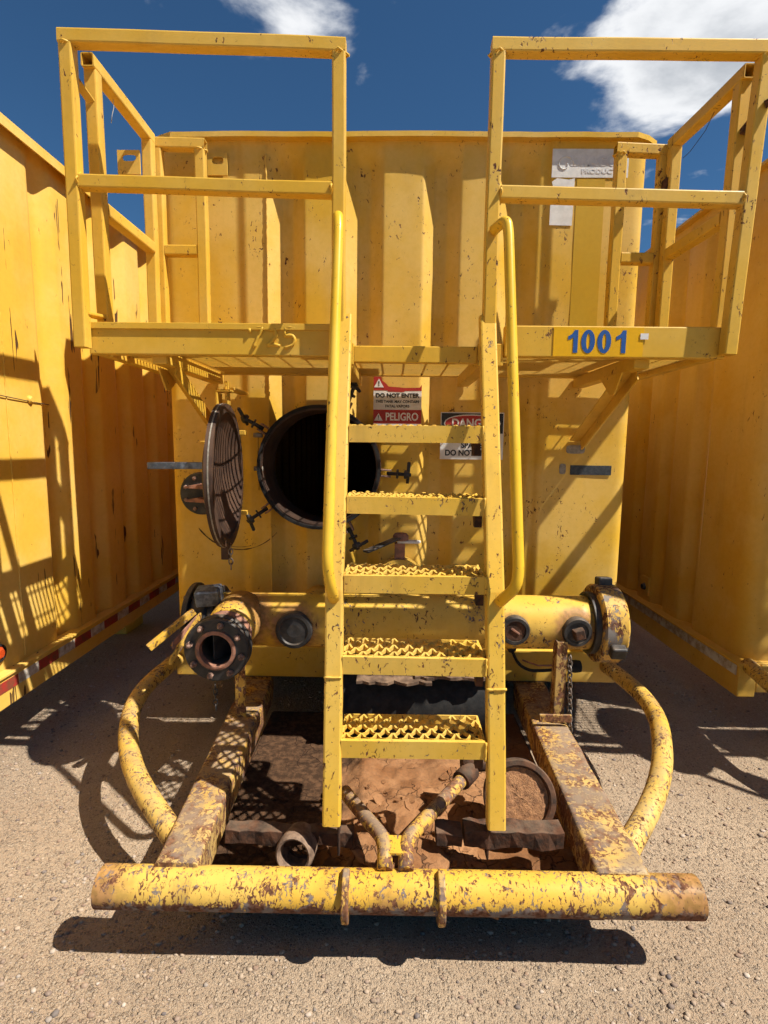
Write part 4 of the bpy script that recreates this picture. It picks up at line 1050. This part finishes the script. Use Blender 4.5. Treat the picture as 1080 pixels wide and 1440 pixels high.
# cross members at the ladder foot
def rough_bar(x0, x1, y0, y1, z0, z1, name='cross_bar', mat='rust', parent=tank):
    rg = []; n = max(3, int((x1-x0)/0.025))
    for i in range(n+1):
        x = x0+(x1-x0)*i/n
        def j(k): return noise.noise((x*14, k*3.7, y0*9))*0.012 + noise.noise((x*40, k*5.1, y0*9))*0.005
        rg.append([Vector((x, y0+j(1), z0+j(2))), Vector((x, y0+j(3), z1+j(4)*0.6)), Vector((x, y1+j(5), z1+j(6)*0.6)), Vector((x, y1, z0))])
    rg = [list(reversed(r)) for r in rg]
    return obj(name, MB().loft(rg, True), mat, parent, 0.003)
rough_bar(-0.566, -0.12, 1.685, 1.735, 0.215, 0.268)
rough_bar(0.165, 0.255, 1.665, 1.735, 0.235, 0.290)
rough_bar(0.262, 0.600, 1.665, 1.740, 0.240, 0.300)

# ------------------------------------------------------------------ mud between the beams
obj('skid_floor', MB().box(-0.665, 0.705, 1.560, 2.842, 0.080, 0.090), 'rust', tank)
def mud_z(x, y):
    m = 0.075 + 0.07*math.exp(-((x-0.08)/0.30)**2-((y-2.05)/0.28)**2) + 0.045*noise.noise((x*4, y*4, 2.2)) + 0.020*noise.noise((x*13, y*13, 4.4)) + 0.008*noise.noise((x*34, y*34, 8))
    m -= 0.05*min(1, max(0, (-0.12-x)/0.12))
    return m + 0.05*(1 if y < 1.66 else 0)*(0.5+0.5*noise.noise((x*8, 2, 2)))
nx, ny = 110, 110
G = [[(-0.655+1.35*i/nx, 1.565+1.27*j/ny, 0.094+(max(0.10, 0.025+mud_z(-0.655+1.35*i/nx, 1.565+1.27*j/ny))-0.094)*min(1, (j+1)/8)) for i in range(nx+1)] for j in range(ny+1)]
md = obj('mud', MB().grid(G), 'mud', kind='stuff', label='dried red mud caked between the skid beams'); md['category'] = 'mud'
# dried flakes on top of the mud
mb = MB(); rs = random.Random(21)
for i in range(150):
    x, y = rs.uniform(-0.50, 0.60), rs.uniform(1.56, 2.25)
    if rs.random() < 0.5: x, y = rs.uniform(-0.2, 0.35), rs.uniform(1.56, 1.80)
    r = rs.uniform(0.008, 0.032); z = max(0.10, 0.025+mud_z(x, y))+0.004+rs.random()*0.006; n = rs.randint(5, 7); ph = rs.random()*6
    tx, ty_ = rs.uniform(-0.4, 0.4), rs.uniform(-0.4, 0.5); poly = []
    for k in range(n):
        a = ph+2*math.pi*k/n; q = r*rs.uniform(0.7, 1.25); poly.append((q*math.cos(a), q*math.sin(a)))
    top = [Vector((x+px, y+py, z+px*tx+py*ty_)) for px, py in poly]
    mb.loft([[p-Vector((0, 0, rs.uniform(.004, .01))) for p in top], top], True)
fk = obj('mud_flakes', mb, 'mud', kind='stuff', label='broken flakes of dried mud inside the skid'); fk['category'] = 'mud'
# three larger slabs that can be picked out
for i, (poly, o, tx, ty_, lab) in enumerate((
    ([(-0.03, -0.05), (0.02, -0.075), (0.075, 0.02), (0.055, 0.10), (-0.06, 0.09), (-0.07, 0.0)], (-0.065, 1.70, 0.200), 0.05, 0.25, 'pointed slab of dried red mud left of the tow pipes'),
    ([(-0.07, -0.05), (0.05, -0.06), (0.08, 0.0), (0.03, 0.06), (-0.05, 0.07)], (0.135, 1.66, 0.185), -0.1, 0.3, 'cracked slab of dried red mud right of the tow pipes'))):
    ax, ay = Vector((1, 0, tx)), Vector((0, 1, ty_))
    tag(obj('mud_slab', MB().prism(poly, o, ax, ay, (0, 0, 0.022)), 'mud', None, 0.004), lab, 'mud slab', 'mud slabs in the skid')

# ------------------------------------------------------------------ loose things in and on the skid
rc = Vector((-0.315, 1.620, 0.232)); ra = Vector((-0.12, -1, 0.20))
pr_ = obj('pipe_ring', MB().lathe([(0.050, 0.08), (0.050, 0.0), (0.056, -0.004), (0.062, 0.0), (0.066, 0.02), (0.062, 0.10), (0.050, 0.10)], rc, -ra, 36), 'rust_pale')
tag(pr_, 'short rusty pipe collar lying on its side behind the bumper', 'pipe collar')
pan = thing('round_pan', 'round rusty pan full of brown dirt leaning beside the right ladder foot', 'pan', (0.50, 1.86, 0.15))
pc, pa = Vector((0.490, 1.850, 0.298)), Vector((-0.10, -1, 0.42)).normalized()
obj('rim', MB().lathe([(0.098, -0.045), (0.108, 0.006), (0.114, 0.010), (0.130, 0.008), (0.134, 0.0), (0.130, -0.06), (0.06, -0.075)], pc, pa, 48), 'rust', pan)
mbp = MB(); rings = []
for i in range(9):
    r = 0.105*(i/8); rings.append([pc + pa*(-0.006+0.007*noise.noise((r*60, k, 1))) + (pa.orthogonal().normalized()*math.cos(2*math.pi*k/40)+pa.cross(pa.orthogonal().normalized())*math.sin(2*math.pi*k/40))*r for k in range(40)])
mbp.loft(rings, True, (False, False), True)
obj('dirt_fill', mbp, 'pan_rust', pan)
# black ribbed roll across the skid
pts = []; rad = []
x = -0.27
while x <= 0.50:
    pts.append(Vector((x, 2.66, 0.285))); k = int((x+0.27)/0.012)
    rad.append(0.195 - (0.014 if (x < -0.20 and k % 2) else 0.0) + 0.002*noise.noise((x*30, 0, 0))); x += 0.012
rad[0] = 0.15
tag(obj('rubber_roll', MB().tube(pts, rad, 40), 'rubber'), 'black ribbed rubber roll lying across the skid below the manifold', 'roll')
rs = random.Random(3)
for i, (x0, x1, y, z, lab) in enumerate(((-0.16, 0.20, 2.47, 0.470, 'splintered plank lying on the black roll, left piece'), (0.12, 0.46, 2.50, 0.485, 'splintered plank lying on the black roll, right piece'))):
    rg = []
    for k in range(13):
        x = x0+(x1-x0)*k/12; j = noise.noise((x*25, i*4, 0))*0.012; w = 0.055+0.02*noise.noise((x*18, i, 9))
        rg.append([Vector((x, y-w+j, z-0.004)), Vector((x, y-w+j, z+0.010+j*0.3)), Vector((x, y+w, z+0.014+j*0.4)), Vector((x, y+w, z-0.002))])
    rg = [list(reversed(r)) for r in rg]
    tag(obj('plank', MB().loft(rg, True), 'wood'), lab, 'plank', 'planks on the roll')
# hanging chain and trailer cable on the right
ch = chain((0.838, 2.40, 0.62), 14, None, 'galv', 0.036, 0.022, 0.0042, (0.0012, -0.0010))
tag(ch, 'steel chain hanging beside the right pipe stand', 'chain')
cb = thing('trailer_cable', 'black electric cable with round plug hanging below the manifold', 'cable', (0.78, 2.6, 0.4))
p = [(0.66, 2.82, 0.515), (0.655, 2.74, 0.50), (0.68, 2.70, 0.455), (0.74, 2.70, 0.425), (0.84, 2.72, 0.420), (0.95, 2.74, 0.435)]
obj('cord', MB().tube(dense(fillet(p, 0.03, 4), 0.02), 0.0085, 8), 'rubber', cb)
obj('plug', MB().lathe([(0.0, -0.035), (0.030, -0.030), (0.034, 0.0), (0.030, 0.03), (0.012, 0.04)], (0.985, 2.74, 0.438), (-1, 0, 0), 16), 'rubber', cb)
obj('plug', MB().lathe([(0.0, -0.03), (0.022, -0.028), (0.026, 0.0), (0.022, 0.028), (0.010, 0.035)], (0.652, 2.79, 0.525), (0.2, -1, -0.6), 16), 'black', cb)
obj('strap', MB().tube([(0.70, 2.72, 0.475), (0.78, 2.70, 0.455), (0.93, 2.735, 0.445)], 0.005, 6), 'rust_pink', cb)

# ------------------------------------------------------------------ neighbouring tanks
XL = -1.90
tl = thing('storage_tank', 'yellow corrugated tank on the left, its scratched long side catching the platform shadow', 'tank', (-3.1, 2.5, 0), 'yellow storage tanks parked side by side')
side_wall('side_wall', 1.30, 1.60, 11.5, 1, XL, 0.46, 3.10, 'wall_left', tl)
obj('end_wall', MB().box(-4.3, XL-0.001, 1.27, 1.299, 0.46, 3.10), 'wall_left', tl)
rl = MB(); rl.box(-4.35, XL+0.052, 1.22, 11.5, 3.100, 3.112); rl.box(XL+0.044, XL+0.052, 1.22, 11.5, 3.062, 3.0995)
obj('roof', rl, 'wall_left', tl)
ra_ = obj('bottom_rail', MB().box(XL-0.06, XL+0.035, 1.25, 11.5, 0.305, 0.458), 'wall_left', tl, 0.006)
obj('rail_ledge', MB().box(XL-0.03, XL+0.048, 1.25, 11.5, 0.460, 0.474), 'wall_left', ra_, 0.003)
rs = random.Random(8)
y = 2.20; k = 0
while y < 4.6:
    L = 0.15 if k % 2 == 0 else 0.165
    obj('reflective_tape', MB().box(XL+0.0354, XL+0.0370, y, y+L, 0.386, 0.440), 'tape_white' if k % 2 == 0 else 'tape_red', ra_)
    y += L+0.004; k += 1
obj('boss', MB().lathe([(0.0, 0.016), (0.012, 0.016), (0.020, 0.008), (0.022, 0.0)], (XL+0.001, 2.80, 1.81), (1, 0, 0), 18), 'wall_left', tl)
obj('weld_seam', weld([(XL+0.001, 2.63, 0.49), (XL+0.001, 2.63, 3.09)], 0.004), 'wall_left', tl)
ml = obj('marker_lamp', MB().lathe([(0.0, 0.022), (0.020, 0.020), (0.032, 0.010), (0.034, 0.0)], (XL+0.004, 2.44, 0.575), (1, 0, 0), 24), 'amber', tl)
obj('lamp_rim', MB().lathe([(0.034, 0.006), (0.036, 0.014), (0.044, 0.012), (0.046, 0.0)], (XL+0.003, 2.44, 0.575), (1, 0, 0), 24), 'rubber', ml)
obj('support_leg', MB().box(XL-0.65, XL-0.30, 4.25, 4.55, 0.0, 0.30), 'wall_left', tl, 0.01)
obj('support_leg', MB().box(XL-0.65, XL-0.30, 1.35, 1.65, 0.0, 0.30), 'wall_left', tl, 0.01)
obj('wire', MB().tube([(XL+0.004, 2.30, 1.86), (XL+0.008, 2.55, 1.815), (XL+0.006, 2.80, 1.80), (XL+0.004, 2.95, 1.795)], 0.0025, 6), 'rust', tl)

XR = 2.0
tr = thing('storage_tank', 'yellow corrugated tank on the right, its shaded side facing the numbered tank', 'tank', (3.2, 2.92, 0), 'yellow storage tanks parked side by side')
DX, DY = XR+1.205, 0.04
# rounded front end and long side of the right tank
prr = dense2(fil2([(XR, 3.44, 0), (XR, 2.92, 0.13), (XR+1.2, 2.92, 0), (XR+2.46, 2.92, 0)]), 0.06)
G = [[(p.x, p.y+0.003*noise.noise((p.x*2, z, 7)), z) for p in prr] for z in [0.40+2.71*k/16 for k in range(17)]]
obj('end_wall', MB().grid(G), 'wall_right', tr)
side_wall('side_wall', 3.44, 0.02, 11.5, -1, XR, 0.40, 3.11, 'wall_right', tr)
obj('roof', MB().box(XR-0.045, XR+2.5, 2.875, 11.5, 3.108, 3.125), 'wall_right', tr)
rr_ = obj('bottom_rail', MB().box(XR-0.05, XR+0.05, 2.88, 11.5, 0.215, 0.398), 'wall_right', tr, 0.006)
obj('rail_ledge', MB().box(XR-0.065, XR+0.06, 2.87, 11.5, 0.400, 0.412), 'wall_right', rr_, 0.003)
obj('reflective_tape', MB().box(XR-0.0520, XR-0.0504, 2.90, 6.0, 0.335, 0.392), 'tape_white', rr_)
obj('front_beam', MB().box(XR+0.055, XR+2.4, 2.885, 2.96, 0.24, 0.398), 'wall_right', tr, 0.006)
obj('front_ledge', MB().box(XR+0.063, XR+2.42, 2.862, 2.97, 0.400, 0.412), 'wall_right', rr_, 0.003)
obj('drain_plug', MB().lathe([(0.0, -0.03), (0.020, -0.03), (0.028, -0.01), (0.028, 0.0)], (XR-0.002, 4.12, 0.52), (1, 0, 0), 18), 'black', tr)
obj('drain_pad', MB().box(XR-0.012, XR+0.06, 4.06, 4.18, 0.46, 0.60), 'wall_right', tr, 0.003)

# the right tank carries the same platform, rails, hoops and ladder just outside the picture; they shade the ground in view
def copy_part(o, parent, dx, dy):
    c = o.copy(); COL.objects.link(c); c.parent = parent
    off = Vector((0, 0, 0)) if parent.type == 'MESH' else -WL[parent.name]
    return c, off
def carry(o, dx, dy):
    c = o.copy(); COL.objects.link(c); c.parent = tr
    src = WL[o.parent.name] if o.parent is not None and o.parent.name in WL else Vector((0, 0, 0))
    c.location = Vector(o.location) + src + Vector((dx, dy, 0)) - WL[tr.name]
    for k in ('label', 'category', 'group'):
        if k in c: del c[k]
    return c
for o in list(tank.children):
    if o.name.split('.')[0] in ('platform_beam', 'end_beam', 'back_beam', 'joist', 'grating', 'brace', 'side_hoop', 'skid_beam', 'bumper_pipe', 'manifold_pipe', 'manway_lid'):
        carry(o, DX, DY)
for root in (gl, gr, lad):
    for o in list(root.children):
        if o.name.split('.')[0] in ('rail', 'post', 'stringer', 'handrail', 'step_front'):
            carry(o, DX, DY)
